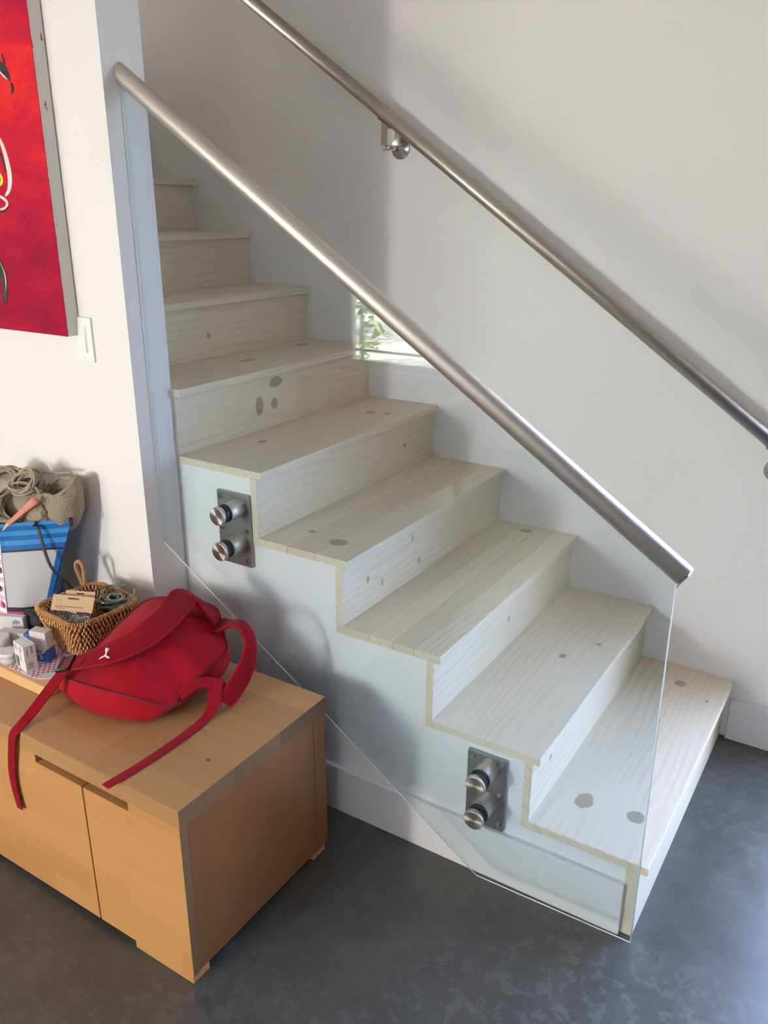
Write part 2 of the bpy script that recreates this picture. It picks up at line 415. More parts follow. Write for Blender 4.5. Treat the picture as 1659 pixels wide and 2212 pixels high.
# ------------------------------------------------------------------ staircase
R_, H_, H1 = .2687, .185, .204
TH, OV, RTH = .021, .018, .020
stair = thing('staircase', (-.7, .45, 0), 'white-washed pine staircase rising to the left behind the glass panel', 'staircase')
def tz(k): return H1+(k-1)*H_
def tx(k): return -(k-1)*R_
KN = {  # knots: (x,y,z,across,along)
 1: [(-.20, .145, tz(1), .022, .030), (-.075, .155, tz(1), .020, .022), (-.137, .83, tz(1), .016, .018), (-.045, .77, tz(1), .005, .007)],
 2: [(-.40, .48, tz(2), .010, .014), (-.335, .60, tz(2), .008, .009)],
 3: [(-.70, .885, tz(3), .02, .018)],
 4: [(-1.005, .12, tz(4), .012, .010), (-.90, .095, tz(4), .026, .022)],
 5: [(-1.21, .72, tz(5), .014, .020), (-1.155, .74, tz(5), .010, .014), (-1.27, .24, tz(5), .012, .016)],
 6: [(-1.55, .80, tz(6), .02, .03), (-1.50, .45, tz(6), .014, .035)],
 7: [(-1.80, .35, tz(7), .02, .07), (-1.78, .16, tz(7), .02, .05)],
}
RK = {
 1: [(-.018, .155, .13, .018, .020), (-.018, .74, .12, .018, .016)],
 2: [(-.287, .12, .315, .009, .010), (-.287, .21, .335, .008, .012)],
 4: [(-.824, .12, .66, .010, .008), (-.824, .35, .70, .008, .006), (-.824, .39, .62, .013, .006), (-.824, .19, .625, .012, .005)],
 6: [(-1.361, .34, 1.02, .028, .018), (-1.361, .41, 1.015, .018, .016), (-1.361, .42, 1.08, .016, .03)],
 7: [(-1.63, .20, 1.245, .018, .018), (-1.63, .42, 1.20, .010, .008)],
 8: [(-1.90, .44, 1.41, .015, .018), (-1.90, .44, 1.34, .008, .008)],
 9: [(-2.167, .60, 1.55, .012, .012)],
}
random.seed(11)
NST = 12
for k in range(1, NST+1):
    z = tz(k); x1 = tx(k); x0 = tx(k+1)-OV-RTH
    pm = pine('pine_tread_%d' % k, KN.get(k, ()), seed=k*1.7)
    y0 = 0.0
    if k in (3, 4):
        cuts = {3: [.0, .075, .135, .205, None], 4: [.0, .10, .19, None]}[k]
        xs = [x1-c if c is not None else x0 for c in cuts]
        first = None
        for j in range(len(xs)-1):
            a, b = xs[j+1], xs[j]
            dk = [.0, .22, .10, .26][j] if k == 3 else [.05, .20, .0][j]
            bs = (.790*(1-dk*.50), .690*(1-dk*.55), .520*(1-dk*.75))
            pj_ = pine('pine_plank_%d_%d' % (k, j), KN.get(k, ()), base=bs, seed=k*1.7+j*.9)
            ob = MB().box((a+.0004, y0, z-TH), (b-.0004, W, z), .0012).build('tread' if j == 0 else 'plank', pj_, first or stair)
            if first is None: first = ob
    else:
        MB().box((x0, y0, z-TH), (x1, W, z), .0025).build('tread', pm, stair)
    zb = 0.0 if k == 1 else tz(k-1)
    rk = RK.get(k, ())
    if rk == (): rk = [(x1-OV, random.uniform(.15, .8), zb+random.uniform(.04, .13), .008, .009)]
    rm = pine('pine_riser_%d' % k, rk, seed=k*2.3+.5)
    MB().box((x1-OV-(.03 if k == 1 else RTH), y0, zb), (x1-OV, W, z-TH), .0012).build('riser', rm, stair)
# stringer: saw-toothed painted side
poly = [(-OV-.03, 0)]
for k in range(1, 7):
    poly += [(tx(k)-OV-(.03 if k == 1 else RTH), tz(k)-TH), (tx(k+1)-OV-RTH, tz(k)-TH)]
poly += [(tx(7)-OV-RTH, 0)]
MB().prism(poly, .0028, .05).build('stringer', M['stringer'], stair)

# ------------------------------------------------------------------ glass balustrade with steel handrail
GY0, GY1 = -.0776, -.0646; GYC = (GY0+GY1)/2
rail = thing('glass_railing', (-.7, GYC, .06), 'frameless glass balustrade with round brushed steel handrail on the open side of the stairs', 'railing')
rA = Vector((XW, GYC, 1.8715)); rB = Vector((.004, GYC, .9475)); rd = (rB-rA).normalized(); RR = .0212
gp = [(XW+.003, .717), (-.381, .056), (-.003, .061), (-.0085, .945), (XW+.003, 1.868)]
def lerp(a, b, t): return a+(b-a)*t
# sheet faces and cut edges as one slab: the faces
n = len(gp)
MB().add([(x, GY0, z) for x, z in gp]+[(x, GY1, z) for x, z in gp], [tuple(range(n)), tuple(range(n, 2*n))[::-1]]).build('glass_panel', M['glass'], rail, fix=False)
gpo = bpy.data.objects['glass_panel']
mb = MB()
for i in range(3):
    a, b = i, (i+1) % n
    mb.add([(gp[a][0], GY0+.0003, gp[a][1]), (gp[b][0], GY0+.0003, gp[b][1]), (gp[b][0], GY1-.0003, gp[b][1]), (gp[a][0], GY1-.0003, gp[a][1])], [(0, 1, 2, 3)])
a, b = 4, 0
mb.add([(gp[a][0], GY0+.0003, gp[a][1]), (gp[b][0], GY0+.0003, gp[b][1]), (gp[b][0], GY1-.0003, gp[b][1]), (gp[a][0], GY1-.0003, gp[a][1])], [(0, 1, 2, 3)])
tag(mb.build('glass_edge', M['glass_edge'], gpo), 'polished green glass edge')
mb = MB()
for i, j in ((0, 1), (1, 2), (2, 3), (4, 0)):
    mb.tube([(gp[i][0], GY0+.0006, gp[i][1]), (gp[j][0], GY0+.0006, gp[j][1])], .0013, 6)
mb.build('glass_arris', M['arris'], gpo)
# tube, mitred flat against the wall end face
mb = MB(); N = 40; V = []
u = Vector((0, 1, 0)); w_ = rd.cross(u)
for kind in ('wall', 'a', 'b', 'end'):
    for k in range(N):
        t = 2*PI*k/N; off = u*(math.cos(t)*RR)+w_*(math.sin(t)*RR)
        if kind == 'wall':
            p = rA+off; p = p+rd*((XW-p.x)/rd.x)
        elif kind == 'a': p = rA+rd*.05+off
        elif kind == 'b': p = rB+off
        else: p = rB+off*.96+rd*.0006
        V.append(p)
F = []
for i in range(3):
    for k in range(N): F.append((i*N+k, i*N+(k+1) % N, (i+1)*N+(k+1) % N, (i+1)*N+k))
mb.add(V, F, True); mb.add(V[-N:], [tuple(range(N))])
hr = mb.build('handrail', M['steel'], rail)
MB().obox(rB+rd*.0012-Vector((0, 0, .004)), rd, (0, 1, 0), w_, .0012, .0195, .0165).build('end_cap', M['steel_plate'], hr)
# standoffs
def plate(x0, x1, z0, z1, cx, czs):
    p = MB().box((x0, -.0085, z0), (x1, -.0002+.003, z1), .0008).build('mounting_plate', M['steel_plate'], rail)
    for bx in (x0+.013, x1-.013):
        for bz in (z0+.018, (z0+z1)/2, z1-.015):
            b = MB().cyl((bx, -.0085, bz), (0, -1, 0), .0012, .0085, 20)
            b.lathe((bx, -.0097, bz), (0, -1, 0), [(0, .0062), (.0038, .0062), (.0048, .0050)], 6, False)
            b.build('bolt', M['chrome'], p)
    for cz in czs:
        s = MB().lathe((cx, -.0085, cz), (0, -1, 0), [(0, .0248), (.050, .0248), (.0515, .0235), (.0515, .02)], 40).build('standoff', M['steel'], rail)
        g = MB().lathe((cx, GY1+.0055, cz), (0, -1, 0), [(0, .0247), (.0052, .0247)], 40).lathe((cx, GY0-.0003, cz), (0, -1, 0), [(0, .0247), (.003, .0247)], 40).lathe((cx, GY1+.0005, cz), (0, -1, 0), [(0, .0225), (.0135, .0225)], 32)
        g.build('gasket', M['rubber'], s)
        cp = MB(); cp.lathe((0, 0, 0), (0, -1, 0), [(0, .0248), (.0105, .0248), (.0118, .0236)], 48).lathe((0, -.0118, 0), (0, -1, 0), [(0, .0236), (.0001, .001)], 48, False)
        o = cp.build('cap', M['cap'], s)
        o.location = Vector((cx, GY0-.0034, cz))
    return p
plate(-1.224, -1.112, .672, .876, -1.149, (.8385, .740))
plate(-.450, -.348, .150, .354, -.390, (.324, .2265))

# ------------------------------------------------------------------ wall handrail
wr = thing('wall_handrail', (-.6, .871, 1.4), 'long round brushed steel handrail bracketed to the white stairwell wall', 'handrail')
def wz(x): return .991-.6945*x
MB().tube([(-2.75, .871, wz(-2.75)), (.42, .871, wz(.42))], .0205, 36).build('handrail', M['steel_rail2'], wr)
def bracket(x, z, ao=1.0):
    b = MB().lathe((x, W, z), (0, -1, 0), [(0, .034), (.004, .034), (.0052, .0328), (.0052, .010), (.012, .008)], 36).build('bracket', M['chrome'], wr)
    MB().tube([(x, W-.008, z), (x-.006*ao, .905, z-.002), (x-.018*ao, .880, z-.001)], .0075, 14).build('arm', M['chrome'], b)
    MB().lathe((x-.022*ao, .876, z-.002), (-.35*ao, -1, 0), [(-.012, .0095), (.006, .0095), (.008, .007), (.008, .0035), (.004, .0035)], 18).build('screw', M['chrome'], b)
    t = Vector((1, 0, -.6945)).normalized(); nn = Vector((.6945, 0, 1)).normalized()
    top = Vector((x-.006*ao, .871, wz(x-.006*ao)))-nn*.0205
    bt = Vector((x-.022*ao, .873, z+.002))
    ax = (top-bt).normalized(); L = (top-bt).length
    MB().obox(bt+ax*L/2, ax, Vector((0, 1, 0)), ax.cross(Vector((0, 1, 0))), L/2, .0025, .0105).build('arm', M['chrome'], b)
    MB().obox(top-nn*.0012, t, Vector((0, 1, 0)), nn, .026, .011, .0018).build('saddle', M['steel_plate'], b)
bracket(-1.234, 1.765); bracket(.018, .890, -1.0)

# ------------------------------------------------------------------ light switch
sw = thing('light_switch', (-1.5415, YW, 1.262), 'white single rocker light switch on the wall below the red canvas corner', 'light switch')
M['switch'] = plain('white_plastic', (.86, .85, .84), .3)
MB().box((-1.578, YW-.0065, 1.205), (-1.505, YW, 1.319), .002).build('switch_plate', M['switch'], sw)
MB().box((-1.5585, YW-.0080, 1.228), (-1.5245, YW-.003, 1.296), .0006).build('rocker_frame', M['switch'], sw)
MB().add([(-1.5565, YW-.0108, 1.230), (-1.5265, YW-.0108, 1.230), (-1.5265, YW-.0085, 1.294), (-1.5565, YW-.0085, 1.294),
          (-1.5565, YW-.004, 1.230), (-1.5265, YW-.004, 1.230), (-1.5265, YW-.004, 1.294), (-1.5565, YW-.004, 1.294)],
         [(0,1,2,3),(4,7,6,5),(0,4,5,1),(1,5,6,2),(2,6,7,3),(3,7,4,0)]).build('rocker', M['switch'], sw)
for zz in (1.2135, 1.3105): MB().lathe((-1.5415, YW-.0064, zz), (0, -1, 0), [(0, .003), (.0009, .0026)], 14).build('screw', M['frame'], sw)

# ------------------------------------------------------------------ painting
PX1, PX0, PZ0, PZ1, PY = -1.5535, -2.50, 1.272, 2.60, YW-.040
pt = thing('canvas_painting', (-2.0, YW, 1.272), 'large unframed abstract red canvas with black and white brush strokes on the left wall', 'painting')
t = NT('red_paint'); c = t.coord(); x, y, z = t.sep(c)
st = t.comb(t.math('MULTIPLY', x, 1.0), 0.0, t.math('MULTIPLY', z, 2.4))
n1 = t.noise(st, 3.2, 5, .55, .8); n2 = t.noise(t.vmath('MULTIPLY', c, (14, 1, 34)), 1.0, 4, .6, .5); n3 = t.noise(c, 60, 4, .7)
low = t.math('MULTIPLY_ADD', t.math('SINE', t.math('MULTIPLY_ADD', z, 7.4, .6)), .16, t.math('MULTIPLY_ADD', n1, .75, t.math('MULTIPLY_ADD', n2, .26, -.03)))
colr = t.ramp(low, [(.20, (.22, .006, .030)), (.42, (.36, .008, .034)), (.58, (.48, .012, .032)), (.72, (.66, .026, .022)), (.88, (.76, .055, .022))])
colr = t.mix(t.math('MULTIPLY', t.math('GREATER_THAN', n3, .645), .45), colr, (.28, .004, .02))
t.b.inputs['Specular IOR Level'].default_value = .08; t.col(colr); t.rough(.6); t.bump(t.math('ADD', n2, t.math('MULTIPLY', n3, .5)), .35, .002); M['redpaint'] = t.m
t = NT('raw_canvas_edge'); c = t.coord(); f = t.noise(t.vmath('MULTIPLY', c, (6, 25, 9)), 1.0, 4, .7)
t.col(t.mix(t.math('GREATER_THAN', f, .66), (.74, .72, .69), (.50, .10, .09))); t.rough(.8); M['canvas'] = t.m
MB().box((PX0, PY+.0015, PZ0), (PX1-.0008, YW-.003, PZ1), .001).build('stretched_canvas', M['canvas'], pt)
# painted face with a slightly ragged right edge
random.seed(3); edge = [(PX1+random.uniform(-.0022, .0006)*random.random(), PZ0+(PZ1-PZ0)*i/160) for i in range(161)]
V = [(PX0, PY, PZ0)]+[(ex, PY, ez) for ex, ez in edge]+[(PX0, PY, PZ1)]
V2 = [(a_, PY+.0016, c_) for a_, b_, c_ in V]; n = len(V)
MB().add(V+V2, [tuple(range(n)), tuple(range(n, 2*n))[::-1]]+[(i, (i+1) % n, n+(i+1) % n, n+i) for i in range(n)]).build('painted_face', M['redpaint'], pt)
M['pblack'] = plain('black_paint', (.02, .02, .022), .4, nscale=60, namp=.5); M['pwhite'] = plain('white_paint', (.72, .68, .68), .4, nscale=90, namp=.25); M['pyellow'] = plain('yellow_paint', (.70, .62, .05), .4); M['porange'] = plain('orange_paint', (.78, .20, .06), .5)
def stroke(ctrl, ws, mat):
    P = smooth_path([(a_, PY-.0008, b_) for a_, b_ in ctrl], 6); m = len(P)
    wv = [ws[0]+(ws[1]-ws[0])*math.sin(PI*i/(m-1)) for i in range(m)]
    MB().ribbon(P, [(0, -1, 0)]*m, wv, .0014).build('brush_stroke', mat, pt)
S_ = stroke
S_([(-1.700, 1.910), (-1.672, 1.892), (-1.646, 1.866)], (.003, .026), M['pblack'])
S_([(-1.666, 1.925), (-1.662, 1.906), (-1.662, 1.886)], (.002, .006), M['pblack'])
S_([(-1.646, 1.862), (-1.643, 1.850), (-1.650, 1.838)], (.003, .010), M['pblack'])
S_([(-1.690, 1.895), (-1.672, 1.880), (-1.655, 1.868)], (.001, .006), M['pwhite'])
S_([(-1.735, 1.765), (-1.712, 1.725), (-1.702, 1.684), (-1.701, 1.652), (-1.711, 1.625), (-1.730, 1.610)], (.004, .018), M['pwhite'])
S_([(-1.745, 1.735), (-1.722, 1.700), (-1.715, 1.665)], (.002, .006), M['pblack'])
S_([(-1.752, 1.672), (-1.735, 1.655), (-1.739, 1.640), (-1.760, 1.632)], (.004, .010), M['pyellow'])
S_([(-1.775, 1.612), (-1.748, 1.608), (-1.727, 1.596), (-1.735, 1.582), (-1.765, 1.578)], (.003, .009), M['pwhite'])
S_([(-1.770, 1.572), (-1.745, 1.574), (-1.722, 1.586)], (.002, .005), M['pblack'])
S_([(-1.805, 1.470), (-1.790, 1.430), (-1.788, 1.378), (-1.792, 1.340)], (.004, .024), M['pblack'])
S_([(-1.796, 1.455), (-1.780, 1.420), (-1.782, 1.385), (-1.795, 1.362)], (.001, .0045), M['pwhite'])
S_([(-1.808, 1.37), (-1.806, 1.335)], (.002, .006), M['pblack'])

# ------------------------------------------------------------------ bench cabinet
BX1, BX0, BY0, BY1, BT = -.7765, -2.42, -.637, -.1275-.016, .46
bench = thing('bench_cabinet', (-1.6, -.38, 0), 'low oiled wooden bench cabinet with slotted doors standing against the wall', 'cabinet')
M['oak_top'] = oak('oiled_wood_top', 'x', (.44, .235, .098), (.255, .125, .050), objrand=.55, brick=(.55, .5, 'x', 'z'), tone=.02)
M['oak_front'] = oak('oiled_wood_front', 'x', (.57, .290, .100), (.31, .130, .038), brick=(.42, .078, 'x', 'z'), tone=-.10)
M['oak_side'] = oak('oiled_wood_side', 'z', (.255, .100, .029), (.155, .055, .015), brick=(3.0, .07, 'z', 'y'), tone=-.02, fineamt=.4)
M['oak_end'] = oak('oiled_end_grain', 'y', (.215, .115, .052), (.095, .046, .021), fineamt=.25, objrand=1.2)
M['dark_gap'] = plain('dark_cavity', (.05, .025, .012), .8)
# top made of glued staves; the end blocks differ in tone
cuts = [BY0, -.562, -.470, -.405, -.318, -.226, BY1]
for j in range(len(cuts)-1):
    st_ = MB().box((BX0, cuts[j], .4155), (BX1, cuts[j+1]-.0002, BT), .0007).build('top_stave', M['oak_top'], bench)
    MB().box((BX1-.0002, cuts[j]+.0006, .4161), (BX1+.0004, cuts[j+1]-.0008, BT-.0006)).build('end_grain', M['oak_end'], st_)
SX1 = BX1-.0035
MB().box((BX0+.01, BY0+.030, .022), (SX1-.02, BY1, .4155)).build('body', M['dark_gap'], bench)
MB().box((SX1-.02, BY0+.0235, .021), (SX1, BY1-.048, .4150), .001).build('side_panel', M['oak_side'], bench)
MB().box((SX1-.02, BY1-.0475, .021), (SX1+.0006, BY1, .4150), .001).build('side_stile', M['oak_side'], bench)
def door(x0, x1, nx0, nx1):
    # one door leaf with a finger slot cut from its top edge
    z0, z1, zn = .0195, .4145, .3925
    if nx0 <= x0+1e-4: poly = [(x0, z0), (x1, z0), (x1, z1), (nx1, z1), (nx1, zn), (x0, zn)]
    else: poly = [(x0, z0), (x1, z0), (x1, zn), (nx0, zn), (nx0, z1), (x0, z1)]
    return MB().prism(poly, BY0+.001, BY0+.0225).build('door', M['oak_front'], bench)
d_ = door(-1.0740, SX1+.001, -1.0740, -.929)
MB().box((SX1+.0008, BY0+.0016, .0200), (SX1+.0015, BY0+.0220, .4140)).build('door_edge', M['oak_end'], d_)
door(-1.62, -1.0792, -1.235, -1.0792)
door(-2.40, -1.624, -1.624, -1.50)
for (x0, x1, y0, y1) in ((-.960, BX1-.004, BY0+.001, BY0+.05), (-.85, BX1-.006, BY1-.06, BY1-.01), (-2.40, -2.22, BY0+.001, BY0+.05), (-2.40, -2.3, BY1-.06, BY1-.01)):
    MB().box((x0, y0, 0), (x1, y1, .0205), .001).build('foot', M['oak_front'], bench)
MB().lathe((-.842, -.482, BT-.0002), (0, 0, 1), [(0, .0048), (.0004, .0044)], 18).build('knot', plain('knot_wood', (.13, .065, .03), .5), bench)

# ------------------------------------------------------------------ pine tray with things on it
TZ = .4905
M['pine_tray'] = oak('pale_pine_board', 'x', (.74, .47, .22), (.60, .33, .13), fineamt=.5, tone=-.08)
TRX = -1.3425
tray = thing('wooden_tray', (-1.7, -.33, BT), 'pale pine board with raw sawn end lying on the bench under the basket', 'board')
MB().box((-2.05, -.5165, BT+.0005), (TRX, -.150, TZ), .0016).build('board', M['pine_tray'], tray)
t = NT('dotted_plastic'); c = t.coord(); x, y, z = t.sep(c)
rx = t.math('MULTIPLY', t.math('ADD', x, y), 62.0); ry = t.math('MULTIPLY', t.math('SUBTRACT', x, y), 62.0)
fx = t.math('SUBTRACT', t.math('FRACT', rx), .5); fy_ = t.math('SUBTRACT', t.math('FRACT', ry), .5)
dd = t.vmath('LENGTH', t.comb(fx, fy_, 0.0))
reg = t.noise(c, 14, 1); mk = t.math('MULTIPLY', t.math('LESS_THAN', dd, .33), t.math('GREATER_THAN', reg, .46))
t.col(t.mix(mk, (.66, .65, .70), (.52, .06, .09))); t.rough(.3); M['dots'] = t.m
def rrect(cx, cy, hx, hy, r, n=6, rot=0.0):
    P = []
    for (sx, sy, a0) in ((1, 1, 0), (-1, 1, 90), (-1, -1, 180), (1, -1, 270)):
        for k in range(n+1):
            a = math.radians(a0+90*k/n); P.append((sx*(hx-r)+r*math.cos(a), sy*(hy-r)+r*math.sin(a)))
    cr, sr = math.cos(rot), math.sin(rot)
    return [(cx+px*cr-py*sr, cy+px*sr+py*cr) for px, py in P]
mat_o = MB().prismz(rrect(-1.56, -.345, .205, .158, .05), TZ+.0002, TZ+.0022).build('place_mat', M['dots'])
tag(mat_o, 'white place mat with red dots on the pine board', 'place mat')
PZ = TZ+.0024

# --- basket
BC = (-1.437, -.300)
basket = thing('wicker_basket', (BC[0], BC[1], PZ), 'small square honey-coloured wicker basket filled with odds and ends', 'basket')
M['wicker'] = plain('wicker', (.60, .31, .115), .42, nscale=60, namp=.5); M['wicker_dark'] = plain('wicker_core', (.115, .05, .018), .7)
BH = .108; rot = math.radians(-5)
def bring(s, z, inset=0.0):
    h = .0745+(.1005-.0745)*s-inset
    return [Vector((p[0], p[1], z)) for p in rrect(BC[0], BC[1], h, h, .036, 8, rot)]
mb = MB(); rings = []
lv = [0, .25, .5, .75, 1]
outer = [bring(s, PZ+s*BH, .003) for s in lv]; inner = [bring(s, PZ+.004+s*(BH-.004), .0065) for s in lv]
n = len(outer[0]); V = [p for r in outer for p in r]+[p for r in reversed(inner) for p in r]; F = []
for i in range(2*len(lv)-1):
    for k in range(n): F.append((i*n+k, i*n+(k+1) % n, (i+1)*n+(k+1) % n, (i+1)*n+k))
F += [tuple(range(n))[::-1], tuple(range((2*len(lv)-1)*n, 2*len(lv)*n))]
mb.add(V, F, True).build('basket_core', M['wicker_dark'], basket)
def along(loop, u):
    m = len(loop); L = [(loop[(i+1) % m]-loop[i]).length for i in range(m)]; T = sum(L); d = (u % 1.0)*T
    for i in range(m):
        if d <= L[i]: return loop[i].lerp(loop[(i+1) % m], d/L[i]), (loop[(i+1) % m]-loop[i]).normalized()
        d -= L[i]
    return loop[0].copy(), Vector((1, 0, 0))
mb = MB(); rows, cols = 9, 66; random.seed(5)
for side, sgn in (('o', 1), ('i', -1)):
    for j in range(rows):
        s0 = (j+.12)/rows; s1 = (j+1.25)/rows
        for k in range(cols):
            uu = (k+(.5 if j % 2 else 0)+random.uniform(-.12, .12))/cols
            ins = -.0006 if side == 'o' else .0085
            la, lb = max(0, s0+random.uniform(-.03, .02)), min(1.0, s1+random.uniform(-.03, .03))
            A, tt = along(bring(la, PZ+la*BH, ins), uu); B, _ = along(bring(lb, PZ+lb*BH, ins), uu)
            nn = Vector((tt.y, -tt.x, 0))*sgn; mid = (A+B)/2+nn*.0022
            mb.tube([A-nn*.0015, A.lerp(mid, .6), mid, B.lerp(mid, .6), B-nn*.0015], [.0014, .0026, .0030, .0026, .0014], 5, False)
tag(mb.build('weave', M['wicker'], basket, fix=False), kind='stuff')
mb = MB(); L = bring(1.0, PZ+BH, .002); 
for k in range(120):
    u0 = k/120; A, tt = along(L, u0); B, _ = along(L, u0+.006); nn = Vector((tt.y, -tt.x, 0)); m = 10
    mb.tube([A+(B-A)*(q/m)+nn*(.0052*math.cos(2*PI*q/m))+Vector((0, 0, .0046*math.sin(2*PI*q/m))) for q in range(m+1)], .0018, 5, False)
tag(mb.build('rim_binding', M['wicker'], basket, fix=False), kind='stuff')

# --- things in the basket
M['kraft'] = plain('kraft_card', (.56, .36, .22), .8, nscale=80, namp=.08); M['ink'] = plain('brown_ink', (.20, .11, .06), .8)
M['film'] = thin_glass('clear_film', (.93, .93, .93), .12, 1.7); M['bead'] = plain('pale_beads', (.60, .53, .44), .35); M['bead2'] = plain('grey_beads', (.30, .30, .28), .3)
def pack(org, ux, uy, w, h, label, printed):
    # header card standing in the basket, leaning back; org = bottom centre of the card
    org = Vector(org); ux = Vector(ux).normalized(); uy = Vector(uy); uy = (uy-ux*uy.dot(ux)).normalized(); nn = ux.cross(uy)
    p = thing('bead_packet', org, label, 'packet', 'carded packets in the basket')
    # card with a euro slot cut through it: four strips around the hole
    hy = h*.80; sw, sh = w*.13, h*.055
    def strip(a, b, c, d):
        mb.obox(org+ux*((a+b)/2)+uy*((c+d)/2), ux, uy, nn, (b-a)/2, (d-c)/2, .0006)
    mb = MB(); strip(-w/2, w/2, 0, hy-sh); strip(-w/2, w/2, hy+sh, h); strip(-w/2, -sw, hy-sh, hy+sh); strip(sw, w/2, hy-sh, hy+sh)
    cd = mb.build('header_card', M['kraft'], p)
    if printed:
        mb = MB()
        xx = -w*.40
        random.seed(2)
        while xx < w*.22:
            l = random.uniform(.004, .009); mb.obox(org+ux*(xx+l/2)+uy*(h*.27)+nn*.0009, ux, uy, nn, l/2, .0011, .0002); xx += l+.0015
        mb.obox(org-ux*(w*.28)+uy*(h*.14)+nn*.0009, ux, uy, nn, w*.11, .0007, .0002)
        mb.obox(org-ux*(w*.33)+uy*(h*.66)+nn*.0009, ux, uy, nn, w*.05, .0007, .0002)
        mb.build('print', M['ink'], cd)
    # film pouch with beads
    mb = MB(); V = []; nu, nv = 14, 8
    for side in (1, -1):
        for j in range(nv+1):
            for i in range(nu+1):
                a, b = i/nu, j/nv; bul = .012*math.sin(PI*a)**.5*math.sin(PI*b*.96+.04)**.6
                bul += .003*noise.noise(Vector((a*7, b*6, side*3.0)))
                V.append(org+ux*((a-.5)*w*.97)-uy*(b*h*1.1)+nn*(bul*side))
    F = []
    for sd in range(2):
        o_ = sd*(nu+1)*(nv+1)
        for j in range(nv):
            for i in range(nu): F.append((o_+j*(nu+1)+i, o_+j*(nu+1)+i+1, o_+(j+1)*(nu+1)+i+1, o_+(j+1)*(nu+1)+i))
    mb.add(V, F, True).build('film_pouch', M['film'], p, fix=False)
    if printed:
        for mat, q0, q1, nm in ((M['bead'], .0, .46, 70), (M['bead2'], -.4, .1, 40)):
            mb = MB()
            for q in range(nm):
                ctr = org+ux*(random.uniform(q0, q1)*w)-uy*(random.uniform(.25, 1.0)*h)+nn*random.uniform(-.004, .007)
                d = Vector((random.gauss(0, 1), random.gauss(0, 1), random.gauss(0, 1))).normalized()
                mb.lathe(ctr, d, [(-.003, .0005), (-.002, .0026), (.002, .0026), (.003, .0005)], 6)
            tag(mb.build('beads', mat, p, fix=False), kind='stuff')
pack((-1.430, -.354, .603), (.90, .42, -.02), (.15, .65, .75), .113, .041, 'front brown card packet of pale beads in the wicker basket', True)
pack((-1.4320, -.3270, .6120), (.90, .42, -.02), (.15, .60, .80), .080, .034, 'rear brown card packet tucked behind another in the wicker basket', False)
# jar of cords
JC = Vector((-1.399, -.2430, .548))
jar = thing('glass_jar', JC, 'round clear glass jar of mixed cords in the wicker basket', 'jar')
MB().lathe(JC, (0, 0, 1), [(0, .036), (.003, .043), (.030, .049), (.052, .0515), (.058, .0545), (.066, .0565), (.070, .0560), (.071, .0545), (.066, .0535), (.052, .0490), (.030, .0465), (.006, .041), (.004, .0)], 48).build('jar_body', M['jar_glass'], jar, fix=True)
MB().tube([(JC.x+.0555*math.cos(a), JC.y+.0555*math.sin(a), JC.z+.0690) for a in [2*PI*k/48 for k in range(48)]], .0030, 8, closed=True).build('jar_rim', M['jar_rim'], jar)
cordcols = [(.17, .24, .24), (.40, .36, .27), (.33, .05, .07), (.06, .07, .11), (.25, .30, .22), (.46, .43, .34)]
random.seed(21)
for q in range(12):
    cc = cordcols[q % 6]; key = 'cord%d' % (q % 6)
    if key not in M: M[key] = plain('cord_%d' % (q % 6), cc, .8)
    base = Vector((JC.x+random.uniform(-.010, .010), JC.y+random.uniform(-.010, .010), JC.z+.010+.0040*q)); r = random.uniform(.018, .031); ph = random.random()*6
    tilt = random.uniform(-.35, .35); tilt2 = random.uniform(-.3, .3)
    P = []
    for k in range(52):
        a = ph+2*PI*k/22; rr = r+.004*math.sin(a*2.3+q)
        P.append(base+Vector((rr*math.cos(a), rr*math.sin(a), rr*math.cos(a)*tilt+rr*math.sin(a)*tilt2+.00012*k)))
    tag(MB().tube(P, .0022, 6).build('cord', M[key]), ['dull teal', 'straw', 'dark red', 'navy', 'sage green', 'cream'][q % 6]+' cord coiled '+('at the bottom of' if q < 6 else 'near the top of')+' the glass jar', 'cord', 'cords coiled in the jar')
# rattan loop handle
rl = thing('rattan_beater', (-1.545, -.235, .56), 'rattan-wrapped loop handle standing up out of the wicker basket', 'handle')
M['rattan'] = plain('rattan', (.47, .255, .095), .4, nscale=120, namp=.35)
B0 = Vector((-1.543, -.226, .545))
lp = smooth_path([B0+Vector((.004, 0, .0)), B0+Vector((.002, 0, .03)), B0+Vector((-.008, .002, .060)), B0+Vector((-.026, .004, .092)), B0+Vector((-.026, .005, .112)), B0+Vector((-.012, .005, .120)), B0+Vector((.003, .004, .110)), B0+Vector((.006, .002, .080)), B0+Vector((.007, 0, .045)), B0+Vector((.009, 0, .0))], 6)
MB().tube(lp, .0045, 10).build('loop', M['rattan'], rl)
mb = MB()
for i in range(4, len(lp)-4):
    for s in (0, .5):
        p = lp[i].lerp(lp[i+1], s); tt = (lp[i+1]-lp[i]).normalized(); u = tt.orthogonal().normalized(); w2 = tt.cross(u)
        mb.tube([p+u*(.0047*math.cos(a))+w2*(.0047*math.sin(a)) for a in [2*PI*k/9 for k in range(9)]], .0010, 4, closed=True)
tag(mb.build('wrapping', M['rattan'], rl, fix=False), kind='stuff')
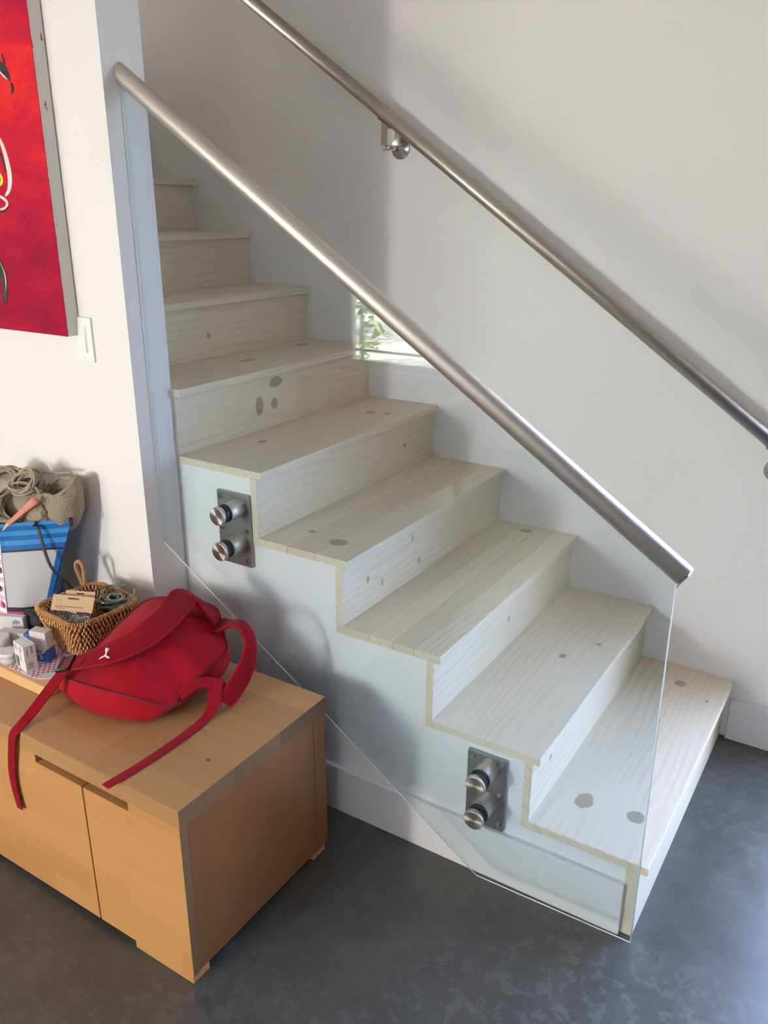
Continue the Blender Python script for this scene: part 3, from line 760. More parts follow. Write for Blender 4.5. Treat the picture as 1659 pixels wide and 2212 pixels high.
# black mesh pouch behind the small boxes
t = NT('black_mesh'); c = t.coord(); f = t.voro(c, 330); t.col(t.mix(t.math('LESS_THAN', f, .22), (.012, .010, .010), (.20, .17, .18))); t.rough(.6); t.bump(f, .6, .002); M['mesh'] = t.m
V = []; nu, nv = 20, 8
for j in range(nv+1):
    for i in range(nu):
        a = 2*PI*i/nu; b = j/nv; r = .9-.22*b
        V.append((-1.600+.050*r*math.cos(a)+.003*noise.noise(Vector((i, j, 2))), -.352+.024*r*math.sin(a), PZ+.060*b))
F = [(j*nu+i, j*nu+(i+1) % nu, (j+1)*nu+(i+1) % nu, (j+1)*nu+i) for j in range(nv) for i in range(nu)]+[tuple(range(nu))[::-1], tuple(range(nv*nu, nv*nu+nu))]
tag(MB().add(V, F, True).build('mesh_pouch', M['mesh']), 'black open-weave pouch wedged between the carrier bag and the basket', 'pouch')

# --- small boxes on the place mat
M['boxwhite'] = plain('white_carton', (.74, .73, .72), .5); M['boxgrey'] = plain('pale_grey_carton', (.60, .58, .57), .55, nscale=30, namp=.06)
M['blue'] = plain('blue_print', (.018, .10, .43), .45); M['navyink'] = plain('navy_print', (.05, .07, .13), .6); M['greyink'] = plain('grey_print', (.28, .28, .29), .6); M['blackink'] = plain('black_print', (.03, .03, .03), .6)
def carton(name, ctr, yaw, w, d, h, mat, label, bev=.001, cat='box', group='small cartons on the place mat'):
    o = thing(name, (ctr[0], ctr[1], ctr[2]), label, cat, group); o.rotation_euler = (0, 0, yaw)
    # parts are written in the carton's own axes
    b = MB().box((-w/2, -d/2, 0), (w/2, d/2, h), bev).build('carton', mat, None); b.parent = o
    return o, b
def prints(b, mat, rects, face, w, d, name='print', th=.0003):
    mb = MB()
    for (u0, u1, v0, v1) in rects:
        if face == 'f': mb.box((u0, -d/2-th, v0), (u1, -d/2+.0001, v1))
        elif face == 'r': mb.box((w/2-.0001, u0, v0), (w/2+th, u1, v1))
        elif face == 't': mb.box((u0, v0, w), (u1, v1, w+th))
    o = mb.build(name, mat, None); o.parent = b; return o
# front white carton, turned a corner towards the camera
o, b = carton('carton', (-1.4600, -.4790, PZ), math.radians(-10), .054, .031, .070, M['boxwhite'], 'narrow upright white carton with black print, foremost on the dotted mat')
w, d = .054, .031
KX, KY, KZ = .054/.037, .031/.026, .070/.062
def sc(L, face): return [(a_*(KX if face == 'f' else KY), b_*(KX if face == 'f' else KY), c_*KZ, d_*KZ) for a_, b_, c_, d_ in L]
prints(b, M['greyink'], sc([(-.013, -.0105, .045, .058), (-.0085, -.0065, .044, .057), (.003, .0055, .043, .058), (.0075, .0095, .045, .056), (.002, .0045, .022, .039)], 'f'), 'f', w, d)
prints(b, M['blackink'], sc([(-.0150, -.0120, .009, .030), (-.0105, -.0090, .006, .031), (-.0080, -.0055, .010, .029), (-.0047, -.0035, .008, .030), (-.0150, -.0035, .0045, .0075)], 'f'), 'f', w, d)
prints(b, M['greyink'], sc([(-.007, -.0045, .036, .055), (.002, .006, .040, .058), (-.008, .004, .0055, .007), (-.008, .004, .009, .012), (-.008, .004, .014, .017), (-.008, .004, .0185, .020)], 'r'), 'r', w, d)
MB().box((-.027, .0058, .0698), (.027, .0062, .0702)).build('flap_seam', M['greyink'], None).parent = b
# blue and white carton
o, b = carton('carton', (-1.4590, -.4300, PZ), math.radians(14), .050, .028, .083, M['boxgrey'], 'upright cream and blue carton standing right beside the basket', .0022)
w, d = .050, .028
KX, KZ = .050/.0395, .083/.060
mb = MB(); nseg = 14; V = []
for i in range(nseg+1):
    u = -w/2+w*i/nseg; zt = (.0135+.014*(max(0, (i/nseg-.45)/.55))**2)*KZ
    V += [(u, -d/2-.0004, .0005), (u, -d/2-.0004, zt)]
F = [(2*i, 2*i+2, 2*i+3, 2*i+1) for i in range(nseg)]
mb.add(V, F); mb.box((w/2-.0002, -d/2-.0004, .0005), (w/2+.0004, d/2, .0265*KZ))
mb.build('blue_band', M['blue'], None).parent = b
prints(b, M['boxwhite'], [(a_*KX, b_*KX, c_*KZ, d_*KZ) for a_, b_, c_, d_ in [(-.013, .006, .003, .013)]], 'f', w, d, 'panel', .0006)
prints(b, M['blackink'], [(a_*KX, b_*KX, c_*KZ, d_*KZ) for a_, b_, c_, d_ in [(-.0115, -.0100, .004, .012), (-.0090, -.0082, .004, .012), (-.0070, -.0050, .004, .012), (-.0040, -.0034, .004, .012), (-.0022, -.0004, .004, .012), (.0008, .0015, .004, .012)]], 'f', w, d, 'print', .0008)
prints(b, M['navyink'], [(a_*KX, b_*KX, c_*KZ, d_*KZ) for a_, b_, c_, d_ in [(-.012, -.009, .0185, .0215), (-.0082, -.0055, .0188, .0210), (-.005, -.003, .0186, .0228), (-.0024, .0006, .0188, .0208), (.0012, .0024, .0186, .0225), (.003, .0055, .0188, .0208), (-.004, -.001, .0262, .0268), (-.0042, -.0035, .0262, .0295)]], 'f', w, d, 'print', .0005)
# flat wrapped packs behind
o, b = carton('carton', (-1.5780, -.4220, PZ), math.radians(24), .090, .030, .042, M['boxgrey'], 'pale wrapped block with a blue end lying behind the upright cartons', .003)
MB().box((.028, -.0156, .001), (.0456, .0156, .0425), .002).build('blue_end', M['blue'], None).parent = b
o, b = carton('carton', (-1.6350, -.3980, PZ), math.radians(24), .084, .020, .062, M['boxgrey'], 'pale grey packet with dark lettering leaning at the foot of the carrier bag', .003)
prints(b, M['navyink'], [(.012, .0145, .040, .050), (.0165, .019, .042, .052), (.021, .0235, .040, .054), (.0255, .028, .044, .052), (.030, .032, .042, .050)], 'f', .080, .020)
# white capped pots at the very left
for (cx, cy, zz, lab) in ((-1.5230, -.4850, 0.0, 'low white round pot at the left edge of the dotted mat'), (-1.5800, -.4680, .0, 'taller white round pot behind the low one')):
    hh = .030 if cx > -1.56 else .046
    p = thing('pot', (cx, cy, PZ), lab, 'pot', 'white pots on the mat')
    MB().lathe((cx, cy, PZ), (0, 0, 1), [(0, .021), (.002, .023), (hh*.55, .023), (hh*.56, .022)], 32).build('pot_body', M['boxgrey'], p)
    MB().lathe((cx, cy, PZ+hh*.56), (0, 0, 1), [(0, .024), (hh*.40, .024), (hh*.44, .022)], 32).build('lid', M['boxwhite'], p)

# ------------------------------------------------------------------ carrier bag with yarn
bag = thing('carrier_bag', (-1.70, -.24, PZ), 'glossy blue-striped carrier bag with pink striped side, stuffed with beige yarn', 'bag')
ft = [(-1.722, -.352), (-1.640, -.290), (-1.720, -.170), (-1.86, -.170), (-1.905, -.330)]     # footprint
tp = [(-1.716, -.338), (-1.562, -.222), (-1.700, -.150), (-1.87, -.150), (-1.925, -.322)]     # mouth
ZT = .778
t = NT('blue_stripes'); c = t.coord(); x, y, z = t.sep(c)
z_ = t.math('ADD', z, t.math('MULTIPLY', t.math('ADD', x, 1.72), -.06)); s_ = t.math('GREATER_THAN', t.math('FRACT', t.math('MULTIPLY', z_, 37.0)), .5)
colr = t.mix(s_, (.012, .125, .39), (.045, .255, .59)); gl = t.math('LESS_THAN', t.voro(c, 210), .12); gl = t.math('MULTIPLY', gl, t.math('GREATER_THAN', t.noise(c, 25, 2), .60))
t.col(t.mix(gl, colr, (.75, .85, .95))); t.rough(.25); M['bluestripe'] = t.m
t = NT('pink_stripes'); c = t.coord(); x, y, z = t.sep(c)
s_ = t.math('GREATER_THAN', t.math('FRACT', t.math('MULTIPLY', z, 37.0)), .5); t.col(t.mix(s_, (.84, .80, .86), (.62, .43, .56))); t.rough(.28); M['pinkstripe'] = t.m
M['baggrey'] = plain('glossy_pale_grey_print', (.52, .52, .53), .28, nscale=5, namp=.06); M['bagblack'] = plain('black_webbing', (.012, .012, .014), .5)
M['bagblue'] = plain('deep_blue_print', (.015, .12, .36), .3)
NB = 5
def bagpt(u, s):
    i = int(u) % NB; f = u-int(u); a, b = Vector((*ft[i], 0)), Vector((*ft[(i+1) % NB], 0)); c_, d_ = Vector((*tp[i], 0)), Vector((*tp[(i+1) % NB], 0))
    p = a.lerp(b, f).lerp(c_.lerp(d_, f), s)
    nrm = Vector(((b-a).y, -(b-a).x, 0)).normalized()
    p += nrm*(.010*math.sin(PI*f)*math.sin(PI*min(1, s*1.1+.05)) + .0025*noise.noise(Vector((u*3, s*4, 1.3))))
    lift = .010*math.sin(PI*min(1.0, max(0, u if u < 1 else 0))*.5) if u <= 1 else (.010 if u < 2 else 0)
    return Vector((p.x, p.y, PZ+s*(ZT-PZ+lift)))
def bagwall(u0, u1, s0, s1, off, nu=14, nv=16):
    V = []
    for side in (0, 1):
        for j in range(nv+1):
            for i in range(nu+1):
                u = u0+(u1-u0)*i/nu; uu = min(u, u1-1e-6); p = bagpt(uu, s0+(s1-s0)*j/nv)
                i_ = int((u0+u1)/2) % NB; e = Vector((ft[(i_+1) % NB][0]-ft[i_][0], ft[(i_+1) % NB][1]-ft[i_][1], 0)); nrm = Vector((e.y, -e.x, 0)).normalized()
                V.append(p+nrm*(off-(.0008 if side else 0)))
    F = []
    for sd in range(2):
        o_ = sd*(nu+1)*(nv+1)
        for j in range(nv):
            for i in range(nu): F.append((o_+j*(nu+1)+i, o_+j*(nu+1)+i+1, o_+(j+1)*(nu+1)+i+1, o_+(j+1)*(nu+1)+i))
    return MB().add(V, F, True)
bagwall(0, 1, 0, 1, 0).build('front_panel', M['baggrey'], bag, fix=False)
bagwall(0, 1, .735, 1, .0006, 14, 6).build('striped_band', M['bluestripe'], bag, fix=False)
bagwall(0, 1, .715, .735, .0008, 14, 2).build('black_border', M['bagblack'], bag, fix=False)
bagwall(0, 1, .10, .145, .0008, 14, 2).build('black_border', M['bagblack'], bag, fix=False)
bagwall(0, 1, 0, .10, .0006, 14, 2).build('magenta_band', plain('magenta_print', (.55, .045, .26), .3), bag, fix=False)
bagwall(.90, 1, .145, .715, .0007, 4, 10).build('blue_margin', M['bagblue'], bag, fix=False)
bagwall(1, 2, 0, 1, 0).build('side_panel', M['bluestripe'], bag, fix=False)
bagwall(2, 3, 0, 1, 0).build('back_panel', M['baggrey'], bag, fix=False)
bagwall(3, 4, 0, 1, 0).build('side_panel', M['pinkstripe'], bag, fix=False)
sp = bagwall(4, 5, 0, 1, 0).build('side_panel', M['pinkstripe'], bag, fix=False)
MB().tube([bagpt(4.999, s/10)+Vector((-.0003, -.0006, 0)) for s in range(11)], .0012, 6).build('crease', plain('white_gloss', (.85, .82, .88), .3), bag)
# printed apples on the pink side
M['apple'] = plain('magenta_apple', (.60, .03, .22), .35); M['leafp'] = plain('green_leaf_print', (.06, .26, .13), .4)
e = Vector((ft[0][0]-ft[4][0], ft[0][1]-ft[4][1], 0)).normalized(); nrm = Vector((e.y, -e.x, 0))
for (u, s, r) in ((4.90, .94, .0075), (4.76, .92, .0075), (4.89, .70, .0085), (4.91, .53, .0095), (4.77, .62, .009), (4.88, .33, .0085), (4.74, .40, .008), (4.90, .16, .009)):
    ctr = bagpt(u, s)+nrm*.0012
    V = [ctr+e*(r*math.cos(a)*(1+.08*math.cos(2*a)))+Vector((0, 0, r*.92*math.sin(a)-(.28*r if abs(a-PI/2) < .3 else 0))) for a in [2*PI*k/20 for k in range(20)]]
    V0 = [ctr-nrm*.0008+(v-ctr)*1.22 for v in V]
    MB().add(V0, [tuple(range(20))]).build('apple_outline', M['bagblack'], sp, fix=False)
    MB().add(V, [tuple(range(20))]).build('apple_print', M['apple'], sp, fix=False)
    lc = ctr+Vector((0, 0, r*1.15))-e*(r*.1)
    MB().add([lc-e*(r*.7)+nrm*.0003, lc-e*(r*.1)+Vector((0, 0, r*.45))+nrm*.0003, lc+e*(r*.25)+nrm*.0003, lc-e*(r*.2)-Vector((0, 0, r*.25))+nrm*.0003], [(0, 1, 2, 3)]).build('leaf_print', M['leafp'], sp, fix=False)
# black handle, hanging down at the right front
MB().ribbon(smooth_path([bagpt(.56, .97)+Vector((.004, -.006, 0)), bagpt(.62, .90)+Vector((.010, -.016, 0)), (-1.588, -.287, .668), (-1.560, -.262, .612), (-1.545, -.246, .575)], 6), [(.55, -.8, .1)]*25, .0085, .0022).build('handle', M['bagblack'], bag)
MB().tube([bagpt(.50, .965)+Vector((.004, -.0045, 0)), bagpt(.53, 1.0)+Vector((.003, -.003, .003)), bagpt(.50, 1.012)+Vector((0, 0, .002))], .004, 8).build('knot', M['bagblack'], bag)
q0 = bagpt(1.03, .985)
MB().tube([q0+Vector((.006+.006*math.cos(a), -.004, -.003+.009*math.sin(a))) for a in [2*PI*k/16 for k in range(16)]], .0022, 7, closed=True).build('knot', M['bagblack'], bag)
MB().tube([q0+Vector((-.010, -.003, .010)), q0+Vector((.004, -.004, .008)), q0+Vector((.010, -.003, .004))], .0035, 8).build('knot', M['bagblack'], bag)
# knitted cloth
t = NT('beige_knit'); c = t.coord(); f = t.voro(t.vmath('MULTIPLY', c, (1.0, 1.0, 1.5)), 230); g = t.noise(c, 18, 3)
t.col(t.mix(f, (.255, .205, .135), (.42, .355, .255))); t.rough(.95); t.bump(t.math('ADD', f, g), .7, .004); M['knit'] = t.m
def lump(name, ctr, r, seed, amp, fn=None, nu=48, nv=28):
    V = []; ctr = Vector(ctr)
    for j in range(nv+1):
        th = PI*j/nv
        for i in range(nu):
            a = 2*PI*i/nu; d = Vector((math.sin(th)*math.cos(a), math.sin(th)*math.sin(a), math.cos(th)))
            k = 1+amp*noise.noise(d*1.7+Vector((seed, 0, 0)))+amp*.45*noise.noise(d*4.1+Vector((0, seed, 0)))
            p = Vector((d.x*r[0], d.y*r[1], d.z*r[2]))*k
            if fn: p = fn(p, d)
            V.append(ctr+p)
    F = [(j*nu+i, (j+1)*nu+i, (j+1)*nu+(i+1) % nu, j*nu+(i+1) % nu) for j in range(nv) for i in range(nu)]
    return MB().add(V, F, True)
kc = thing('knitted_cloth', (-1.62, -.205, .70), 'beige knitted cloth with folded edge bulging out of the carrier bag', 'cloth')
V = []; nu, nv = 56, 22; KX0, KY0 = -1.626, -.204
def sack(a, s, th):
    hi = .838+.052*(.5+.5*math.cos(a-.75))+.008*math.sin(3*a+.5)            # rim height: high behind and to the right, low in front
    z = .745+(hi-.745)*s; bul = .58+.56*min(1, s/.42)**.6-.08*max(0, s-.85)/.15
    nz = noise.noise(Vector((math.cos(a)*1.6, math.sin(a)*1.6, s*2.2)))*.10+noise.noise(Vector((math.cos(a)*4, math.sin(a)*4, s*5)))*.05
    r = bul+nz-th
    return Vector((KX0+.064*r*math.cos(a), KY0+.047*r*math.sin(a), z))
V = []
for (s0, s1, th) in ((0, 1, 0.0), (1, .35, .16)):
    for j in range(nv+1):
        for i in range(nu): V.append(sack(2*PI*i/nu, s0+(s1-s0)*j/nv, th))
m = 2*(nv+1)
F = [(j*nu+i, j*nu+(i+1) % nu, (j+1)*nu+(i+1) % nu, (j+1)*nu+i) for j in range(m-1) for i in range(nu)]+[tuple(range((m-1)*nu, m*nu))]
MB().add(V, F, True).build('cloth_bulge', M['knit'], kc)
MB().tube([sack(2*PI*i/nu, 1.0, .08)+Vector((0, 0, .001)) for i in range(nu)], [.0055+.0018*math.sin(i*.9) for i in range(nu)], 10, closed=True).build('folded_edge', M['knit'], kc)
lump('c', (-1.655, -.262, .805), (.046, .026, .034), 9.0, .20).build('cloth_fold', M['knit'], kc)
lump('c', (-1.630, -.215, .790), (.046, .032, .040), 5.0, .20).build('cloth_fold', M['knit'], kc)
# yarn skeins
t = NT('beige_yarn'); c = t.coord(); f = t.noise(c, 420, 2); g = t.noise(c, 40, 2)
t.col(t.mix(t.math('MULTIPLY_ADD', f, .6, t.math('MULTIPLY', g, .4)), (.24, .19, .125), (.50, .43, .32))); t.rough(.95); t.bump(f, .6, .002); M['yarn'] = t.m
random.seed(9)
def skein(ctr, axis, nloop, rx, ry, label):
    ctr = Vector(ctr); a = Vector(axis).normalized(); u = a.orthogonal().normalized(); v = a.cross(u)
    sk = thing('yarn_skein', ctr, label, 'yarn', 'yarn skeins in the carrier bag')
    for q in range(nloop):
        off = a*random.uniform(-.020, .020)+u*random.uniform(-.006, .006)+v*random.uniform(-.006, .006); kx = rx*random.uniform(.70, 1.15); ky = ry*random.uniform(.70, 1.15); ph = random.random()*6
        tw = Vector((random.uniform(-.3, .3), random.uniform(-.3, .3), random.uniform(-.3, .3)))
        P = []
        for k in range(28):
            an = 2*PI*k/28
            p = u*(kx*math.cos(an))+v*(ky*math.sin(an))+a*(.006*math.sin(2*an+ph)); p += tw.cross(p)
            P.append(ctr+off+p)
        MB().tube(P, random.uniform(.0034, .0046), 7, closed=True).build('yarn_strand', M['yarn'], sk)
skein((-1.722, -.268, .812), (.62, -.62, .48), 30, .060, .050, 'front looped skein of beige yarn nearest in the carrier bag')
skein((-1.712, -.238, .868), (.45, -.8, .42), 20, .036, .028, 'upper tied skein of beige yarn topmost in the carrier bag')
skein((-1.815, -.240, .838), (.6, -.6, .5), 20, .060, .048, 'beige yarn skein at the left edge of the carrier bag')
lump('c', (-1.785, -.225, .800), (.100, .060, .080), 2.0, .14).build('yarn_core', M['yarn'], kc)
o = MB().tube(smooth_path([(-1.76, -.21, .895), (-1.71, -.19, .888), (-1.66, -.175, .892), (-1.61, -.165, .898)], 6), .0032, 7).build('yarn_end', M['yarn']); tag(o, 'single beige yarn strand stretched along the back of the carrier bag', 'yarn')
# coral tag/tube
ct = thing('coral_tube', (-1.69, -.30, .79), 'flat coral pink tube lying on the beige yarn in the carrier bag', 'tube')
M['coral'] = plain('coral_card', (.62, .225, .165), .7)
A = Vector((-1.692, -.322, .782)); B = Vector((-1.618, -.282, .852))
MB().ribbon([A.lerp(B, k/8) for k in range(9)], [(.45, -.75, .35)]*9, [.013+.011*(k/8)**2 for k in range(9)], .006).build('sleeve', M['coral'], ct)
MB().ribbon([A.lerp(B, -.30+k*.04) for k in range(9)], [(.45, -.75, .35)]*9, .010, .004).build('stick', plain('pale_wood_stick', (.58, .42, .30), .7), ct)

# ------------------------------------------------------------------ red backpack
bp = thing('backpack', (-1.18, -.33, BT), 'small dark red backpack lying strap side up on the wooden bench', 'backpack')
def cloth(name, col, nb=900, w=.25):
    t = NT(name); c = t.coord(); f = t.noise(c, nb, 2); g = t.noise(c, 9, 4, .6)
    t.col(t.mix(g, [k*.80 for k in col], [k*1.15 for k in col])); t.rough(.75)
    t.b.inputs['Sheen Weight'].default_value = .05; t.b.inputs['Specular IOR Level'].default_value = .08; t.b.inputs['Sheen Roughness'].default_value = .5
    wr_ = t.noise(t.vmath('MULTIPLY', c, (1, 1, 1)), 14, 4, .55, .6)
    t.bump(t.math('ADD', t.math('MULTIPLY', f, .12), wr_), w, .012); return t.m
M['red'] = cloth('dark_red_nylon', (.350, .006, .016), w=.5); M['red_bottom'] = cloth('bright_red_nylon', (.36, .0065, .018), w=.25)
M['red_strap'] = cloth('red_strap_padding', (.205, .0035, .010), w=.2); M['red_web'] = cloth('red_webbing', (.255, .005, .014), 1500, .08); M['red_seam'] = plain('dark_red_piping', (.16, .006, .012), .8)
M['logo'] = plain('pale_pink_print', (.86, .68, .70), .6); M['buckle'] = plain('black_plastic', (.015, .015, .017), .35)
TOP = [(-1.279,-.502,.535),(-1.17,-.509,.545),(-1.073,-.486,.540),(-1.007,-.437,.512),(-1.009,-.384,.525),(-1.002,-.321,.545),(-1.024,-.221,.540),(-1.060,-.183,.560),(-1.096,-.169,.590),(-1.18,-.148,.605),(-1.264,-.164,.607),(-1.319,-.196,.600),(-1.305,-.288,.590),(-1.281,-.385,.575),(-1.271,-.458,.555)]
BOT = [(-1.330,-.478),(-1.205,-.502),(-1.098,-.477),(-1.056,-.452),(-1.050,-.395),(-1.042,-.32),(-1.048,-.225),(-1.07,-.18),(-1.10,-.158),(-1.18,-.146),(-1.265,-.150),(-1.318,-.17),(-1.330,-.29),(-1.335,-.39),(-1.337,-.445)]
ns = 6
T_ = closed_path(TOP, ns); B_ = closed_path([(a_, b_, BT+.002) for a_, b_ in BOT], ns); n = len(T_)
ctr = Vector((-1.165, -.325, .612)); cb = Vector((-1.185, -.325, BT+.001))
def wob(p, a): return a*noise.noise(p*14)+a*.5*noise.noise(p*31)
rings = [[cb]*n, [cb.lerp(b, .6) for b in B_], B_]
for s in (.25, .5, .78):
    rr = []
    for a_, b_ in zip(B_, T_):
        p = a_.lerp(b_, s); out = Vector((p.x-cb.x, p.y-cb.y, 0)).normalized()
        rr.append(p+out*(.011*math.sin(PI*s)+wob(p, .006)))
    rings.append(rr)
side_n = len(rings); rings.append(T_)
mb = MB(); V = [p for r in rings for p in r]; F = []
for i in range(len(rings)-1):
    for k in range(n): F.append((i*n+k, i*n+(k+1) % n, (i+1)*n+(k+1) % n, (i+1)*n+k))
mb.add(V, F, True); body = mb.build('body', M['red_bottom'], bp)
inner = [T_]
for s in (.06, .14, .25, .38, .52, .68, .84, 1.0):
    rr = []
    for a_ in T_:
        p = a_.lerp(ctr, s); hh = .024*math.sin(PI*min(1, s*1.2)*.5)*(1-s*.2)
        p = p+Vector((0, 0, hh*math.sin(PI*min(.5, s))+wob(p, .010)*min(1, s*4))); rr.append(p)
    inner.append(rr)
mb = MB(); V = [p for r in inner for p in r]; F = []
for i in range(len(inner)-1):
    for k in range(n): F.append((i*n+k, i*n+(k+1) % n, (i+1)*n+(k+1) % n, (i+1)*n+k))
mb.add(V, F, True).build('back_panel', M['red'], bp)
MB().tube([p+Vector((0, 0, .0008)) for p in T_], .0026, 8, closed=True).build('piping', M['red_seam'], bp)
# side gusset seam on the left and behind
gs = [rings[-2][(k) % n] for k in range(9*ns, 15*ns)]
MB().tube([p+Vector((p.x-cb.x, p.y-cb.y, 0)).normalized()*.002 for p in gs], .0022, 6).build('zip', M['red_seam'], bp)
# padded shoulder strap running over the panel to the buckle
S1 = smooth_path([(-1.256,-.494,.573),(-1.208,-.484,.594),(-1.157,-.456,.614),(-1.119,-.405,.634),(-1.112,-.345,.651),(-1.124,-.280,.664),(-1.146,-.226,.668),(-1.138,-.200,.654),(-1.108,-.190,.628),(-1.086,-.178,.598)], 8)
def lerpn(keys, m):
    out = []
    for i in range(m):
        t_ = i/(m-1)*(len(keys)-1); a_ = int(min(t_, len(keys)-2)); out.append(Vector(keys[a_]).lerp(Vector(keys[a_+1]), t_-a_))
    return out
nr = lerpn([(.1,-.45,1),(.15,-.5,1),(.25,-.5,1),(.35,-.35,1),(.4,-.2,1),(.35,.1,1),(.2,.6,.9),(.45,.75,.5),(.6,.5,.6),(.6,.3,.8)], len(S1))
ws = [v.x for v in lerpn([(.034,0,0),(.046,0,0),(.058,0,0),(.064,0,0),(.066,0,0),(.066,0,0),(.066,0,0),(.064,0,0),(.058,0,0),(.05,0,0)], len(S1))]
st1 = MB().ribbon(S1, nr, ws, .009).build('shoulder_strap', M['red_strap'], bp)
def edge_pts(P, N_, Wd, side, lift):
    out = []
    for i, p in enumerate(P):
        t_ = (P[min(i+1, len(P)-1)]-P[max(i-1, 0)]).normalized(); nn = N_[i]; nn = (nn-t_*nn.dot(t_)).normalized(); out.append(p+t_.cross(nn)*(side*Wd[i]/2)+nn*lift)
    return out
for sd in (-1, 1): MB().tube(edge_pts(S1, nr, ws, sd*.96, .002), .0024, 6).build('strap_binding', M['red'], st1)
# stitched patch and printed leaping figure on the strap
def on_strap(u, v, lift=.0068):
    i = u*(len(S1)-1); a_ = int(i); f = i-a_
    def fr(q):
        t_ = (S1[min(q+1, len(S1)-1)]-S1[max(q-1, 0)]).normalized(); nn = nr[q]; nn = (nn-t_*nn.dot(t_)).normalized(); return S1[q]+t_.cross(nn)*(v*ws[q]/2)+nn*lift
    return fr(a_).lerp(fr(min(a_+1, len(S1)-1)), f)
fig = [(-1.0,-1.0),(-.72,-.62),(-.30,-.44),(-.10,-.20),(-.22,.30),(-.42,.50),(-.50,.98),(-.20,1.0),(-.05,.72),(.26,.95),(.22,.50),(.12,.10),(.18,-.28),(.52,-.52),(1.0,-.62),(.98,-.86),(.45,-.78),(.05,-.55),(-.35,-.72),(-.72,-.92)]
u0 = Vector((.90, .43, .02)).normalized(); lc = on_strap(.205, .10, .0); nn = Vector((.12, -.5, 1)).normalized(); u0 = (u0-nn*u0.dot(nn)).normalized(); v0 = nn.cross(u0)
V = [lc+u0*(a_*.0125)+v0*(b_*.0155)+nn*.0082 for a_, b_ in fig]; V2 = [p-nn*.0016 for p in V]; k_ = len(V)
o = MB().add(V+V2, [tuple(range(k_)), tuple(range(k_, 2*k_))[::-1]]+[(i, (i+1) % k_, k_+(i+1) % k_, k_+i) for i in range(k_)]).build('logo', M['logo'], st1); tag(o, 'pale pink leaping cat print')
pth = [on_strap(a_, b_, .0066) for a_, b_ in ((.02, -.62), (.085, -.58), (.10, -.2), (.10, .3), (.085, .66), (.02, .70))]
MB().tube(pth, .0009, 5).build('stitching', M['red_seam'], st1)
# ladder buckle
bk = Vector((-1.262, -.502, .572)); bt = (S1[0]-S1[4]).normalized(); bn = Vector((.1, -.45, 1)); bn = (bn-bt*bn.dot(bt)).normalized(); bs = bt.cross(bn)
mb = MB()
for d_ in (-.017, .001, .016): mb.obox(bk+bt*d_+bn*.004, bt, bs, bn, .0050 if d_ > .01 else .0032, .0205, .0030)
for sd in (-1, 1): mb.obox(bk+bs*(sd*.0185)+bn*.004, bt, bs, bn, .019, .0028, .0034)
mb.lathe(bk+bt*.017-bs*.0205+bn*.004, bs, [(0, .0062), (.041, .0062)], 14)
mb.build('buckle', M['buckle'], bp)
for d_ in (-.008, .0085): MB().obox(bk+bt*d_+bn*.0048, bt, bs, bn, .0052, .0155, .0022).build('webbing', M['red_web'], bp)
# loose webbing from the buckle over the bench edge
P = smooth_path([(-1.255,-.505,.572),(-1.268,-.530,.546),(-1.281,-.560,.512),(-1.287,-.598,.482),(-1.284,-.632,.468),(-1.292,-.6465,.450),(-1.305,-.6470,.405),(-1.322,-.6455,.345),(-1.326,-.6450,.290),(-1.318,-.6445,.232)], 6)
N1 = lerpn([(.3,-.6,.8),(.5,-.6,.7),(.7,-.5,.6),(.55,-.55,.75),(.2,-.7,.8),(.1,-1,.4),(.15,-1,.1),(.1,-1,0),(.0,-1,0),(-.05,-1,0)], len(P))
MB().ribbon(P, N1, [.024]*len(P), .0018).build('webbing', M['red_web'], bp)
# second shoulder strap: loop standing at the right, padded end hanging down
P = smooth_path([(-1.090,-.178,.580),(-1.058,-.182,.590),(-1.028,-.186,.607),(-1.000,-.192,.616),(-.965,-.205,.612),(-.940,-.222,.588),(-.930,-.246,.556),(-.930,-.274,.526),(-.936,-.305,.495),(-.940,-.322,.480)], 7)
N2 = lerpn([(-.1,-.3,1),(-.2,-.2,1),(-.15,-.1,1),(.15,-.1,1),(.7,-.1,.7),(1,-.2,.25),(1,-.45,.1),(.95,-.6,.15),(.9,-.6,.2),(.9,-.6,.2)], len(P))
W2 = [v.x for v in lerpn([(.060,0,0),(.050,0,0),(.036,0,0),(.030,0,0),(.030,0,0),(.034,0,0),(.042,0,0),(.046,0,0),(.044,0,0),(.028,0,0)], len(P))]
st2 = MB().ribbon(P, N2, W2, .009).build('shoulder_strap', M['red_strap'], bp)
for sd in (-1, 1): MB().tube(edge_pts(P, N2, W2, sd*.96, .002), .0022, 6).build('strap_binding', M['red'], st2)
# knotted webbing of the second strap, running out over the bench top
P = smooth_path([(-1.012,-.400,.515),(-1.000,-.385,.528),(-.990,-.352,.534),(-.972,-.326,.528),(-.952,-.310,.510),(-.942,-.312,.490)], 6)
MB().ribbon(P, lerpn([(.3,-.7,.7),(.3,-.6,.8),(.4,-.5,.8),(.5,-.5,.7),(.6,-.5,.6),(.7,-.5,.4)], len(P)), .027, .005).build('webbing', M['red_web'], bp)
P = smooth_path([(-.968,-.312,.532),(-.962,-.326,.518),(-.957,-.335,.498),(-.955,-.345,.482)], 6)
MB().ribbon(P, lerpn([(.4,-.6,.8),(.5,-.7,.5),(.5,-.8,.3),(.5,-.7,.5)], len(P)), .034, .007).build('knot', M['red_web'], bp)
P = smooth_path([(-.958,-.330,.500),(-.955,-.350,.478),(-.951,-.383,.465),(-.946,-.448,.4640),(-.946,-.530,.4635),(-.950,-.599,.4630),(-.957,-.664,.4625)], 7)
